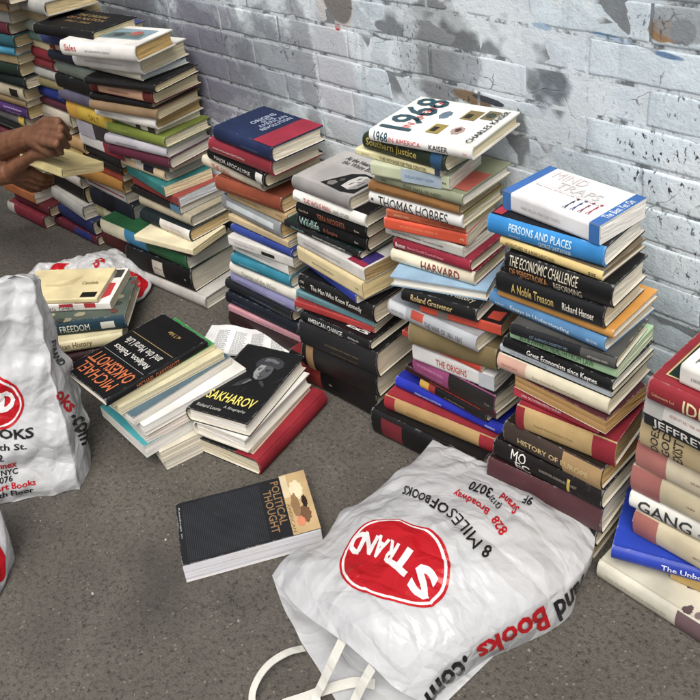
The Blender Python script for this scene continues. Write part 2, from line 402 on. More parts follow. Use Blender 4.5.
# ------------------------------------------------------------------ the stacks: read off the photograph, lowest book first
S5 = [
 (500,497,594,545,558,'cream paged book on the ground with buff cover','#a8946c',dict(pg='#cdbb92',L=.2)),
 (500,482,597,532,545,'flat black hardcover','#1b1a1c',dict(L=.2)),
 (500,462,603,509,531,'maroon hardcover with thick white pages','#4a2226',dict(top='#3a1c20',pg='#d9d2c2',L=.19)),
 (493,446,603,501,509,'black hardcover with white block letters and yellow mark','#211b19',dict(top='#1d1817',tx=[('MO',.18,.32,.5,.96,'#e6e2da'),('EC',.22,.36,.05,.48,'#e6e2da')],sq=[(.45,.8,.55,.7,'#8a7f70')],bands=[(.70,.725,'#c9a82a',.2,.85)],T=.03)),
 (505,421,603,470,488,'brown book with a tan tail end and gilt lettering','#3d3029',dict(bands=[(.62,1,'#a98756')],top='#33291f',tx=[('HISTORY OF EUROPE',.16,.88,.38,.62,'#c9b27c')],pg='#b99a68')),
 (517,404,617,443,464,'tan cloth book with dark red ends','#b0925a',dict(bands=[(0,.09,'#8a1f2a'),(.78,1,'#8f1d2c')],top='#8c1a2b',cloth=1,sq=[(.2,.62,.4,.6,'#8a6a32')],pg='#9c8560',hard=1)),
 (514,386,598,424,433,'thin bright red paperback, its right end buried','#b51d34',dict(hard=0,sq=[(.1,.6,.3,.7,'#f0dcdc')])),
 (514,377,606,424,436,'maroon topped book with tanned fore edge out','#5a2a2a',dict(rev=1,pg='#b48f5e',top='#4d2026',hard=0,flat=1)),
 (499,352,610,399,413,'cream jacketed book, pink at left, torn at right','#d9cfb0',dict(bands=[(0,.27,'#d2a48e')],sq=[(.34,.8,.35,.6,'#8f8468'),(.04,.22,.4,.6,'#b1604e')],top='#2a2a2c')),
 (500,344,611,391,397,'thin pale blue grey paperback','#bcc6cc',dict(hard=0,sq=[(.1,.5,.3,.7,'#6d7a86')],top='#c9ced0')),
 (504,336,613,381,391,'black economics hardcover with bold white title','#191a1c',dict(tx=[('Great Economists since Keynes',.24,.88,.2,.78,'#ecebe6')],top='#202124',pg='#c4c2bc')),
 (510,327,617,367,377,'light green book with dark green lettering','#a9d3a0',dict(tx=[('SCI & AWARD HEALTH FROM LAW',.1,.8,.22,.75,'#2f6b40')],top='#9fc996',pg='#c2cdb0',hard=0)),
 (511,323,617,358,368,'charcoal book with a grey right half','#25272b',dict(bands=[(.68,1,'#4d4c4a')],top='#4a4a47',sq=[(.2,.6,.3,.7,'#6f92a6'),(.75,.95,.4,.6,'#bdb9ae')],pg='#bdb79a')),
 (491,290,606,338,350,'steel blue hardcover','#4f86b4',dict(tx=[('Essays in Understanding',.2,.72,.3,.65,'#d9e6ee')],top='#4a7fac',sq=[(.06,.14,.3,.6,'#d0e0ea'),(.86,.96,.4,.6,'#d0e0ea')],pg='#c9c4b6')),
 (499,288,614,331,338,'thin orange yellow hardcover','#d0912a',dict(top='#cf8c22',pg='#cfc8b6',patch=[('p',[(.86,.1),(.9,.15),(.88,.5),(.84,.45)],'#3a3226')])),
 (497,270,606,307,326,'black hardcover with gilt serif title','#17181b',dict(tx=[('A Noble Treason',.16,.56,.3,.72,'#c3ab66'),('Richard Hanser',.64,.92,.32,.66,'#e4dfd0')],top='#15161a',pg='#d3c8ac')),
 (506,251,614,286,306,'glossy black economics book with pale capitals','#0f1012',dict(tx=[('THE ECONOMIC CHALLENGE',.05,.7,.52,.94,'#d8cfb6'),('OF PERESTROIKA',.05,.42,.1,.44,'#c98d5a'),('REFORMING',.48,.74,.1,.42,'#d8cfb6')],top='#0f1113',kind='gloss',pg='#d6cfbd',ttx=[('GORBACHEV',.74,.9,.12,.6,'#39c2d0',90)],far=(660,258))),
 (501,236,603,272,280,'thin straw yellow book with dark back','#d8bd72',dict(tx=[('ADVENTURES OF A MARCHING MAN',.06,.56,.3,.72,'#4a3a1c')],top='#6b5d48',bot='#6b5d48',sq=[(.88,.95,.3,.7,'#2a2016')],pg='#8b7a5e')),
 (489,213,606,247,265,'bright blue hardcover with navy upper cover','#1c86cc',dict(tx=[('PERSONS AND PLACES',.2,.74,.5,.86,'#cfe8f6'),('GEORGE SANTAYANA',.46,.74,.14,.4,'#cfe8f6')],top='#24252f',sq=[(.2,.3,.15,.4,'#cfe8f6')],pg='#dcd8cd',patch=[('p',[(.02,.05),(.1,.05),(.12,.9),(.02,.9)],'#b02c44')],far=(655,214))),
 (503,190,600,226,243,'white paperback with blue bands and small running figures','#e9e8e6',dict(hard=0,flat=1,bands=[(0,.09,'#2e6fb4'),(.9,1,'#2e6fb4')],top='#ecebe8',pg='#e4e1da',far=(657,201),
   sq=[(.2,.66,.12,.8,'#b8b0ac')],
   patch=[('r',0,.09,0,1,'#2a66b0'),('r',.9,1,0,1,'#2a66b0')]+[('r',.14,.84,.47,.475,'#b58f88',2)]+[('p',[(x_+dx*.012,y_+dy*.1) for dx,dy in ((0,0),(.7,1.2),(.4,2.2),(1.4,2.6),(2.6,1.6),(1.5,1.9),(1.6,1.1),(2.6,0),(1.9,-.1),(1.1,.8),(.5,-.2))],c_,3) for x_,y_,c_ in ((.58,.1,'#2a3550'),(.65,.12,'#2f3f7a'),(.72,.13,'#7a2a4a'),(.79,.15,'#a32a44'))]+[('e',x_+.022,y_+.3,.012,.028,c_,3) for x_,y_,c_ in ((.58,.1,'#2a3550'),(.65,.12,'#2f3f7a'),(.72,.13,'#7a2a4a'),(.79,.15,'#a32a44'))],
   ttx=[('MIND',.16,.5,.72,.92,'#cfc4c0',0),('TRAPS',.3,.74,.5,.68,'#c4c0be',0),('The story of the curse that holds us',.14,.8,.4,.44,'#9b6f78',0)]+[('The Best Yet On',.915,.985,.2,.8,'#dfe8f2',90)])),
]
S4 = [
 (390,421,482,466,487,'black hardcover with a dark red label','#1d1b1c',dict(bands=[(.1,.3,'#6e1c26',.15,.85)],L=.235,W=.1)),
 (409,404,497,440,455,'tan cloth book with red ends','#b08d55',dict(cloth=1,bands=[(0,.1,'#98202c'),(.86,1,'#98202c')],sq=[(.22,.8,.4,.6,'#93713a')],top='#98202c',L=.225,T=.028)),
 (415,383,504,424,438,'bright blue book with white lettering','#1f2fb0',dict(sq=[(.2,.5,.3,.6,'#c9d0ee'),(.85,.95,.3,.7,'#c9d0ee')],top='#1b2a9c',L=.225,T=.022)),
 (421,378,487,413,423,'black book with a yellow and red head','#1a1717',dict(bands=[(0,.14,'#d3a52a'),(.14,.24,'#a32a28')],T=.018,W=.1,sq=[(.4,.75,.4,.6,'#87796a')])),
 (405,365,496,414,421,'thin maroon book with red lettering','#45201f',dict(hard=0,sq=[(.3,.95,.3,.7,'#c2463c')],top='#3c1c1c',T=.011)),
 (414,354,495,396,413,'pink and black hardcover','#8f3a6c',dict(bands=[(.46,1,'#2b2826')],top='#2a2727',sq=[(.06,.4,.55,.8,'#c989ac'),(.06,.4,.25,.45,'#c989ac'),(.9,.96,.3,.7,'#8c8578')],pg='#cfc6b2')),
 (412,345,494,377,390,'white paperback with red lettering and silver tail','#d8d6d2',dict(hard=0,tx=[('THE ORIGINS',.3,.68,.25,.7,'#b8352a')],bands=[(.82,1,'#b9bcc0')],pg='#cbc7bd')),
 (402,330,481,367,373,'thin orange red book','#c8381f',dict(hard=0,sq=[(.15,.85,.35,.65,'#7c2012')],T=.01,W=.1)),
 (409,323,497,350,369,'olive tan cloth book without lettering','#7a6a44',dict(cloth=1,top='#6f6040',pg='#b39d72',W=.115)),
 (389,299,477,337,350,'silver grey library book with a white label','#a9adb0',dict(kind='gloss',bands=[(.02,.22,'#c9ccce'),(.28,.42,'#c4452e',.5,.98)],tx=[('THE WAR OF 1861-1865',.44,.86,.3,.66,'#54575b')],sq=[(.05,.2,.25,.75,'#5d6064')],top='#9ca1a6',W=.11)),
 (420,302,501,326,340,'orange red paperback with black upper cover','#d8431f',dict(hard=0,bands=[(.22,.36,'#7e7266')],top='#221c1b',T=.017,pg='#a98f68',patch=[('p',[(.8,.1),(.95,.1),(.95,.35),(.8,.3)],'#c93e20')])),
 (402,288,477,310,321,'black hardcover with gilt script','#191919',dict(tx=[('Roland Grosvenor',.14,.7,.4,.85,'#b9a470')],top='#1b1b1c',ttx=[('A History',.5,.9,.1,.25,'#a3a08f',0)],pg='#d6d2c6')),
 (390,275,487,290,300,'black hardcover, white fore edge out, pale blue cover','#16171a',dict(rev=1,top='#90b2cc',bot='#15161a',pg='#dcdbd4',W=.12,T=.016,round=1)),
 (392,247,475,271,283,'cream hardcover with brown university lettering','#e0d5b8',dict(tx=[('HARVARD',.38,.84,.18,.8,'#7a1f1c')],top='#7d1e2c',sq=[(.04,.22,.4,.6,'#b0a078')],pg='#cdbf9d')),
 (394,237,471,261,271,'crimson hardcover with small white lettering','#8e1730',dict(sq=[(.2,.75,.42,.72,'#d88a95')],tx=[('Boston',.04,.17,.35,.75,'#f0e0e0')],top='#8a1a32',pg='#d8cdb4')),
 (385,223,463,247,257,'pale grey book with fine lettering','#c5c3b9',dict(hard=0,sq=[(.1,.9,.3,.7,'#5b564c')],top='#3b332c',pg='#dedace')),
 (384,215,467,232,241,'bright orange paperback','#dd4a1c',dict(hard=0,sq=[(.2,.7,.4,.65,'#f09a70'),(.92,.97,.3,.7,'#f4c0a0')],top='#d94a1e',T=.018)),
 (386,209,466,226,233,'orange brown paperback','#b8552a',dict(hard=0,sq=[(.1,.3,.3,.7,'#e3b08a'),(.45,.9,.3,.7,'#7a2a14')],T=.012)),
 (370,190,463,215,227,'white hardcover with heavy black serif capitals','#e6e3db',dict(tx=[('THOMAS HOBBES',.11,.86,.1,.84,'#1c1b1a')],top='#8f8a4a',sq=[(.03,.06,.1,.9,'#2a2a2a')],pg='#d2c8ae')),
 (369,180,460,204,214,'brown hardcover','#96672f',dict(sq=[(.1,.84,.4,.6,'#5d3d18')],top='#8a6030',kind='matte',pg='#c2b08a')),
 (376,171,463,195,205,'olive green hardcover, its cover part red','#8d9274',dict(tx=[('THIS HALL IN NEST',.34,.78,.3,.62,'#4f543c')],top='#8b8f70',sq=[(.08,.16,.35,.6,'#565a44')],pg='#e0dcd2',patch=[('r',.74,.99,.1,.6,'#c05a4a')],far=(521,165))),
 (370,162,449,177,189,'pale green and blue book','#b9c19c',dict(bands=[(.4,.9,'#a9bccb')],sq=[(.45,.85,.35,.6,'#6d84a0'),(.92,.97,.2,.8,'#3a3a3a')],hard=0,pg='#dcd7c9',top='#c8ccb0')),
 (355,148,440,170,176,'thin cream yellow paperback','#ddd39c',dict(hard=0,tx=[('THE VOYAGE OF THE CENTER',.3,.85,.25,.75,'#6f6840')],sq=[(.08,.2,.3,.7,'#8e8658')],bands=[(.94,1,'#2c3b5c')],top='#d8cf9e')),
 (364,132,446,155,170,'dark green hardcover with gilt lettering and navy tail','#28391f',dict(tx=[('Southern Justice',.05,.68,.28,.82,'#b9a653')],bands=[(.84,.97,'#1f4a6e')],top='#20301c',pg='#d6ccb0')),
 (370,128,473,147,159,'large white hardcover with small pictures','#e9e6dc',dict(far=(529,113),top='#e8e6da',pg='#d9cfae',kind='gloss',
   tx=[('1968',.05,.19,.22,.95,'#1d4652'),('IN AMERICA',.2,.52,.28,.68,'#d2454a'),('KAISER',.6,.78,.28,.7,'#26282c')],sq=[(.92,.96,.2,.7,'#d88a80')],
   ttx=[('1968',.0,.6,.52,.97,'#1d4652',0) if 0 else ('1968',.04,.36,.08,.98,'#1d4652',90),('IN AMERICA',.24,.32,.15,.95,'#d2454a',90),('CHARLES KAISER',.89,.945,.06,.94,'#26282c',90)],
   patch=[('r',.6,.74,.58,.84,'#7a6a34'),('r',.62,.68,.62,.74,'#2c2a20',2),('r',.48,.6,.14,.38,'#8d7a2e'),('r',.5,.55,.18,.3,'#2a2820',2),('e',.45,.62,.05,.11,'#5b7080'),('e',.72,.3,.055,.1,'#a58e82'),('e',.72,.31,.025,.05,'#4d2f30',2),('r',.76,.88,.66,.9,'#6e6340'),('e',.82,.78,.04,.07,'#2c3a2a',2)])),
]
S3 = [
 (309,359,377,394,414,'black hardcover with a red spine panel','#1a1819',dict(bands=[(.1,.38,'#8e2a22',.05,.8)],sq=[(.14,.32,.2,.6,'#2a1414'),(.48,.52,.2,.75,'#9a927e')],pg='#cdbfa8',top='#7e1f26',L=.235)),
 (302,342,377,373,392,'thick black hardcover with a tan band','#1d1c1d',dict(bands=[(.06,.16,'#8a6b45')],pg='#d3c9b3',top='#18181a')),
 (299,320,377,353,372,'charcoal hardcover with faint gilt lettering','#2b2b2d',dict(sq=[(.35,.8,.45,.6,'#6e6244'),(.42,.78,.2,.35,'#6e6244')],pg='#d0c4aa',top='#1b1b1c')),
 (301,313,371,344,352,'glossy black book with white lettering','#141416',dict(tx=[('AMERICAN CHANGE',.12,.62,.3,.8,'#dcdcd8')],sq=[(.7,.86,.3,.8,'#c9c9c5')],kind='gloss',ttx=[('BARBAROSSA',.6,.9,.1,.8,'#d0d0cc',90)],T=.016)),
 (294,300,374,327,333,'thin red book','#a92a28',dict(hard=0,top='#8f2524',T=.012)),
 (296,290,374,321,327,'slim teal blue book','#5b8a92',dict(hard=0,sq=[(.1,.5,.4,.6,'#42676e')],T=.012)),
 (299,273,374,306,320,'black hardcover with white serif title','#161617',dict(tx=[('The Man Who Knew Kennedy',.18,.86,.36,.72,'#e3e0d6')],sq=[(.03,.09,.55,.8,'#c9c6ba'),(.03,.09,.25,.5,'#c9c6ba')],pg='#cfc4ab',top='#17171a')),
 (308,264,356,300,306,'royal blue book','#1f3592',dict(hard=0,sq=[(.1,.6,.4,.7,'#6f7fc0')],L=.2,T=.014)),
 (316,260,362,287,298,'cream paperback with tanned pages','#dcc894',dict(hard=0,sq=[(.25,.65,.35,.65,'#53472e'),(.9,.96,.2,.8,'#8f7b4c')],pg='#d9c694',L=.19,T=.026)),
 (310,240,364,269,279,'white book with a red and purple corner','#d2cfc8',dict(hard=0,sq=[(.1,.7,.3,.7,'#8b867e')],patch=[('r',.75,.98,.02,.4,'#8e1f3c'),('r',.84,.98,.12,.4,'#3a2a6e',2)],pg='#a89066',L=.19,T=.022)),
 (301,226,360,252,258,'slim black book with green and white lettering','#17191a',dict(sq=[(.1,.3,.3,.8,'#7aa090'),(.4,.85,.3,.7,'#d8d8d2')],top='#1a3a34',T=.013,L=.2)),
 (298,212,368,238,249,'black hardcover with pale script','#141415',dict(tx=[('Wildlife',.04,.34,.25,.85,'#9fc0b4'),('& Empire',.4,.6,.25,.65,'#8e4a3a')],sq=[(.84,.9,.15,.85,'#c8c4b6')],bot='#1f3a34',pg='#cbbda6',T=.022)),
 (297,201,367,226,236,'black hardcover with rust lettering','#161413',dict(tx=[('TERRA INCOGNITA',.32,.72,.25,.7,'#8a4a30')],sq=[(.05,.2,.4,.65,'#b9a98a'),(.85,.92,.1,.8,'#d3cdbd')],top='#7e2a28',pg='#d2c6b0',T=.021)),
 (294,189,366,215,225,'white hardcover with red title','#e3dfd6',dict(tx=[('THE WOLF MAN',.16,.54,.25,.7,'#b93a30'),('AND OTHER',.58,.8,.3,.62,'#8d8a84')],sq=[(.03,.12,.35,.6,'#8d8a84')],top='#1d1b1b',pg='#d9d0bd',T=.02)),
 (293,175,350,197,208,'grey hardcover with a black and white portrait','#8f8b88',dict(top='#aaa6a2',pg='#dcd3bf',kind='matte',far=(392,166),
   ttx=[('At the Heart of',.2,.72,.78,.88,'#2c2a29',0),('the White Boat',.24,.8,.66,.76,'#2c2a29',0)],
   patch=[('p',[(.42,.08),(.5,.3),(.58,.5),(.72,.6),(.9,.58),(.97,.42),(.97,.1),(.8,.04)],'#1c1b1b'),('p',[(.7,.16),(.68,.34),(.71,.5),(.79,.55),(.88,.52),(.93,.4),(.92,.22),(.84,.13)],'#c2beb9',2),('p',[(.82,.14),(.84,.3),(.82,.5),(.88,.52),(.93,.4),(.92,.22)],'#918d89',3),('p',[(.755,.24),(.775,.33),(.785,.33),(.77,.24)],'#2a2828',4),('p',[(.755,.4),(.775,.47),(.785,.46),(.77,.39)],'#2a2828',4),('p',[(.8,.33),(.845,.37),(.84,.39),(.8,.36)],'#6d6966',4),('p',[(.87,.28),(.875,.42),(.885,.42),(.882,.28)],'#3a3636',4),('e',.55,.16,.06,.07,'#77736f',2),('e',.6,.3,.03,.05,'#4a4745',2)])),
]
S2 = [
 (239,310,303,341,354,'maroon brown hardcover on the ground','#3f2426',dict(sq=[(.1,.6,.4,.6,'#6e4a40')],L=.235)),
 (238,303,300,330,336,'thin pink paperback','#c98a96',dict(hard=0,T=.012,sq=[(.3,.7,.3,.6,'#8d5a66')],L=.22)),
 (236,287,297,315,323,'blue black hardcover','#1d2230',dict(sq=[(.1,.4,.3,.7,'#4a5876')],T=.022,L=.225)),
 (236,276,291,303,310,'dark glossy book with navy lettering','#20242b',dict(kind='gloss',sq=[(.4,.8,.3,.7,'#4c6086')],T=.02,L=.215)),
 (231,263,294,293,301,'lavender blue hardcover','#8a8ab4',dict(sq=[(.12,.4,.4,.7,'#5a5a8a'),(.6,.9,.3,.6,'#dcdce8')],T=.021)),
 (230,251,295,279,287,'cream white hardcover','#d9d5c6',dict(tx=[('Diaries of the West',.2,.72,.35,.7,'#9d998c')],T=.021)),
 (231,238,288,260,266,'teal hardcover with white lower edge','#1c7c92',dict(sq=[(.15,.5,.35,.6,'#8ec0cc')],T=.019,pg='#d6d0c2')),
 (231,230,286,254,259,'white book with fine grey lettering','#dcdad3',dict(hard=0,sq=[(.1,.7,.4,.65,'#a7a49c')],T=.018)),
 (227,219,290,240,246,'white book with a small black label','#d6d3cb',dict(hard=0,bands=[(.52,.72,'#2a2627',.25,.6)],sq=[(.1,.45,.4,.65,'#b09aa0')],T=.017)),
 (231,211,290,236,240,'thin blue hardcover','#28408e',dict(T=.013,top='#2c4696',pg='#cfcabc')),
 (243,209,286,228,232,'thin beige book','#c3ac80',dict(hard=0,T=.012,L=.19)),
 (229,193,280,218,226,'grey book with a silvery glare','#8e9292',dict(kind='gloss',bands=[(.1,.9,'#cdd6d6',.45,.8)],top='#35505a',pg='#c7ab7c',T=.026,L=.2)),  # pale band puts the gloss highlight into the spine colour
 (226,179,285,205,211,'tan paperback','#b79a68',dict(hard=0,sq=[(.2,.6,.3,.7,'#8a6e40'),(.82,.94,.4,.8,'#8a2f22')],T=.017)),
 (226,171,280,189,199,'rust brown hardcover','#8a3f22',dict(sq=[(.2,.7,.35,.6,'#b9784e')],top='#7c3a22',pg='#cbb288',T=.024,L=.19)),
 (211,158,262,180,186,'cream hardcover with red lettering','#cfc4aa',dict(tx=[('THE FALL',.18,.5,.25,.7,'#b0584a')],T=.018,L=.2)),
 (213,149,265,174,183,'black hardcover with white capitals','#1b1c1c',dict(tx=[('MAJOR APOCALYPSE',.14,.78,.3,.7,'#cfcdc6')],bands=[(.86,.97,'#d9d6ce',.15,.9)],pg='#cdbfa2',T=.02,L=.2)),
 (209,137,272,161,172,'crimson hardcover with a line of white lettering','#8c1a2c',dict(sq=[(.08,.72,.42,.6,'#e8c8c8')],top='#821a2c',pg='#dcd2bc',far=(330,142))),
 (214,125,272,147,158,'navy and red hardcover with pale lettering on its cover','#1d2a4e',dict(top='#1b294b',far=(326,126),pg='#e0d8c4',kind='matte',sq=[(.5,.85,.3,.5,'#5a6a94')],
   patch=[('r',.68,1,0,1,'#981c36')],ttx=[('ORIGINS',.28,.36,.38,.86,'#a9b4cc',90),('OF THE',.37,.43,.5,.74,'#a9b4cc',90),('AMERICAN',.44,.51,.36,.9,'#a9b4cc',90),('REVOLUTION',.53,.6,.3,.9,'#a9b4cc',90)])),
]
S1 = [
 (118,262,206,300,307,'pale grey hardcover on the ground, white pages out','#b9b6b0',dict(pg='#d2cec4',L=.23,T=.028)),
 (116,251,193,281,297,'thick black hardcover with a white library label','#1c1d1d',dict(bands=[(.42,.58,'#b9b4a6',.2,.85)],sq=[(.44,.56,.3,.75,'#3a3a3a'),(.9,.93,.2,.8,'#a9a598')],pg='#c6c0b2',L=.235)),
 (101,229,189,268,279,'long green hardcover with a blue and cream left','#1c5a34',dict(bands=[(0,.3,'#c9c2a2'),(.3,.56,'#2e7ea6')],top='#1e5a34',sq=[(.62,.9,.4,.6,'#3f8a5c')],pg='#cfcbbf',patch=[('p',[(.72,.3),(.8,.3),(.78,.5),(.7,.5)],'#b06a3c')])),
 (135,241,192,262,267,'thin dark paperback','#2e2a28',dict(hard=0,T=.011,pg='#8d8678',L=.19)),
 (134,236,193,251,256,'wide cream paperback lying skewed, cover up','#ddd0a8',dict(hard=0,far=(229,227),top='#e0d4ae',pg='#d3c69c',T=.014,curl=.6,ttx=[('the Good',.3,.55,.5,.62,'#6a5a3a',0),('Life',.36,.5,.36,.46,'#6a5a3a',0)])),
 (149,213,190,230,238,'tan paged book with black and white spine','#1e2c30',dict(bands=[(.42,1,'#d6d2c8')],sq=[(.5,.9,.5,.7,'#b07a6a'),(.5,.9,.2,.4,'#b07a6a')],pg='#c9b184',L=.19,T=.026)),
 (141,195,191,216,224,'drab cream hardcover','#a89e84',dict(pg='#b8b2a6',L=.2,T=.024)),
 (139,189,179,207,213,'black paperback with a blue tail','#221f20',dict(hard=0,bands=[(.82,1,'#4a7ea0')],pg='#c9c6be',L=.2,T=.016)),
 (137,178,178,198,205,'dull red book with pale blue gray pages','#8e2e2a',dict(hard=0,pg='#c5c8cc',L=.2,T=.02,top='#9c3a34')),
 (137,171,163,187,193,'teal paperback, pages fanned out','#1f7676',dict(hard=0,pg='#d9cba6',L=.19,T=.022,curl=3)),
 (123,148,163,163,173,'peach cream hardcover with a dark patch','#d8bf94',dict(bands=[(.45,.6,'#d9d4c8',.4,.98),(.6,.8,'#26283a',.4,.98)],pg='#bfb8ac',L=.2,T=.024)),
 (126,143,166,156,161,'slim black and white book','#3a3638',dict(hard=0,bands=[(.25,.45,'#cfccc6')],T=.013,L=.19,top='#5c2630',pg='#d4c8ac')),
 (120,134,167,145,153,'maroon hardcover','#5a2036',dict(pg='#d8d0bf',T=.023,L=.205)),
 (119,125,164,135,143,'silver grey hardcover','#a9a6ae',dict(pg='#cdc9c2',T=.021,L=.205,sq=[(.2,.6,.4,.6,'#7b7880')])),
 (117,114,162,126,133,'olive green hardcover','#6c7a22',dict(pg='#d6cfb2',T=.022,L=.205,sq=[(.1,.4,.5,.8,'#9aa650')])),
 (122,111,153,121,126,'white paperback with black blocks','#c8c4bc',dict(hard=0,bands=[(.6,.7,'#2a2a2a'),(.85,1,'#2a2a2a')],T=.013,L=.185,pg='#d9d0b8')),
 (108,100,154,110,118,'white hardcover','#e0ddd6',dict(pg='#b79c68',T=.022,sq=[(.1,.6,.4,.6,'#bdb9b0')],L=.205)),
 (108,94,155,101,109,'light brown hardcover','#8f7350',dict(pg='#d3c6a4',T=.02,L=.205)),
 (111,90,150,96,100,'thin black hardcover','#1f1b1b',dict(T=.012,pg='#c9bb9a',L=.19)),
 (104,77,151,86,95,'dark red hardcover with a peach label','#5c1e1c',dict(bands=[(.14,.86,'#c99a78',.2,.9)],sq=[(.3,.7,.4,.7,'#7a4a3a')],pg='#d6c9a6',T=.024,L=.205)),
 (103,72,153,78,84,'slim black hardcover with tanned pages','#1a1717',dict(T=.016,pg='#cfc19e',L=.205)),
 (107,65,141,73,79,'cream spined book with dark green cover','#cfc8b2',dict(top='#26352e',bot='#26352e',T=.016,pg='#cdd6d6',L=.19)),
 (92,52,140,58,69,'white hardcover with gray lettering','#d9d6cf',dict(sq=[(.2,.8,.4,.6,'#a39f96')],pg='#d2c8a8',T=.031,L=.205)),
 (88,42,135,46,57,'white hardcover with a picture on its cover','#e2dfd8',dict(pg='#c7a870',far=(187,30),T=.029,L=.21,kind='gloss',tx=[('Sales',.06,.22,.4,.8,'#b9484a')],sq=[(.34,.7,.35,.6,'#7c828c')],
   ttx=[('Salieri',.04,.34,.7,.95,'#a84a50',0)],patch=[('p',[(.36,.3),(.9,.3),(.9,.85),(.36,.85)],'#7d98a4'),('p',[(.4,.35),(.86,.35),(.84,.6),(.6,.66),(.42,.6)],'#5c6f6a',2),('e',.72,.62,.07,.12,'#a3564c',3),('e',.55,.5,.06,.1,'#39434a',3)])),
]
S0 = [
 (112,224,145,238,250,'dark red hardcover on the ground','#56201e',dict(L=.2,T=.034)),
 (102,207,141,223,229,'thin black hardcover','#1b1819',dict(T=.015,L=.21,sq=[(.2,.8,.3,.6,'#6e5a50')])),
 (96,185,131,203,214,'pale yellow green hardcover','#b5ad7c',dict(L=.2,T=.028,bands=[(.2,.45,'#d3caa0',.1,.9)],pg='#b7ae94',sq=[(.55,.9,.4,.6,'#7d7750')])),
 (89,171,128,188,200,'thick slate navy hardcover','#272b38',dict(L=.2,T=.034,bands=[(.3,.6,'#1d2028')],pg='#8c8c88')),
 (87,162,121,178,183,'white striped paperback with red lines','#bdb8b4',dict(hard=0,bands=[(.05,.95,'#8e3a36',.4,.55)],L=.2,T=.02,pg='#c5beb0')),
 (78,150,118,164,170,'ochre gold hardcover','#a06e22',dict(L=.21,T=.023,pg='#9c8a66')),
 (82,140,117,156,160,'red orange book','#a83a24',dict(hard=0,L=.19,T=.014)),
 (80,133,117,149,153,'dark brown hardcover','#2c2320',dict(L=.2,T=.014,pg='#8d6c40')),
 (82,124,115,139,144,'charcoal hardcover','#302e2e',dict(L=.19,T=.018,pg='#b4ab9a')),
 (81,116,118,130,135,'half white, half red paperback','#cfccc9',dict(hard=0,bands=[(.55,1,'#8e2230')],L=.2,T=.02)),
 (82,103,113,114,121,'blackish grey book with a pale lilac head','#3a3638',dict(hard=0,bands=[(0,.4,'#a9a6b0')],L=.19,T=.026)),
 (66,81,107,95,105,'bright yellow hardcover','#d2ae1e',dict(bands=[(.0,.25,'#cf9a22')],tx=[('SALT',.5,.72,.3,.65,'#8a7414')],L=.21,T=.029)),
 (62,72,102,84,90,'dusky purple gray hardcover','#5a566a',dict(L=.21,T=.021)),
 (64,64,95,73,80,'black hardcover with white pages','#1a1b1b',dict(L=.19,T=.024,pg='#cfccc2')),
 (60,53,101,66,72,'grey green hardcover','#6f7a70',dict(L=.215,T=.024,sq=[(.2,.7,.4,.6,'#98a298')])),
 (60,48,92,56,63,'navy hardcover','#20283c',dict(L=.19,T=.016)),
 (58,42,90,51,56,'thin cream book with a red head','#c9b48a',dict(hard=0,bands=[(0,.15,'#7c2628')],L=.19,T=.014)),
 (55,30,91,38,46,'indigo hardcover under a black one','#3a4270',dict(L=.21,T=.024,pg='#c9bd9e')),
 (53,26,93,32,36,'black hardcover with lines of gilt cover lettering','#1b191a',dict(L=.21,T=.016,top='#1b191a',pg='#d8cba6',far=(141,17),sq=[],ttx=[('THE ORDEAL',.25,.75,.66,.78,'#8a7446',0),('OF A NATION',.2,.8,.48,.6,'#8a6a40',0),('1861-1865',.3,.7,.3,.4,'#7c6238',0)])),
]
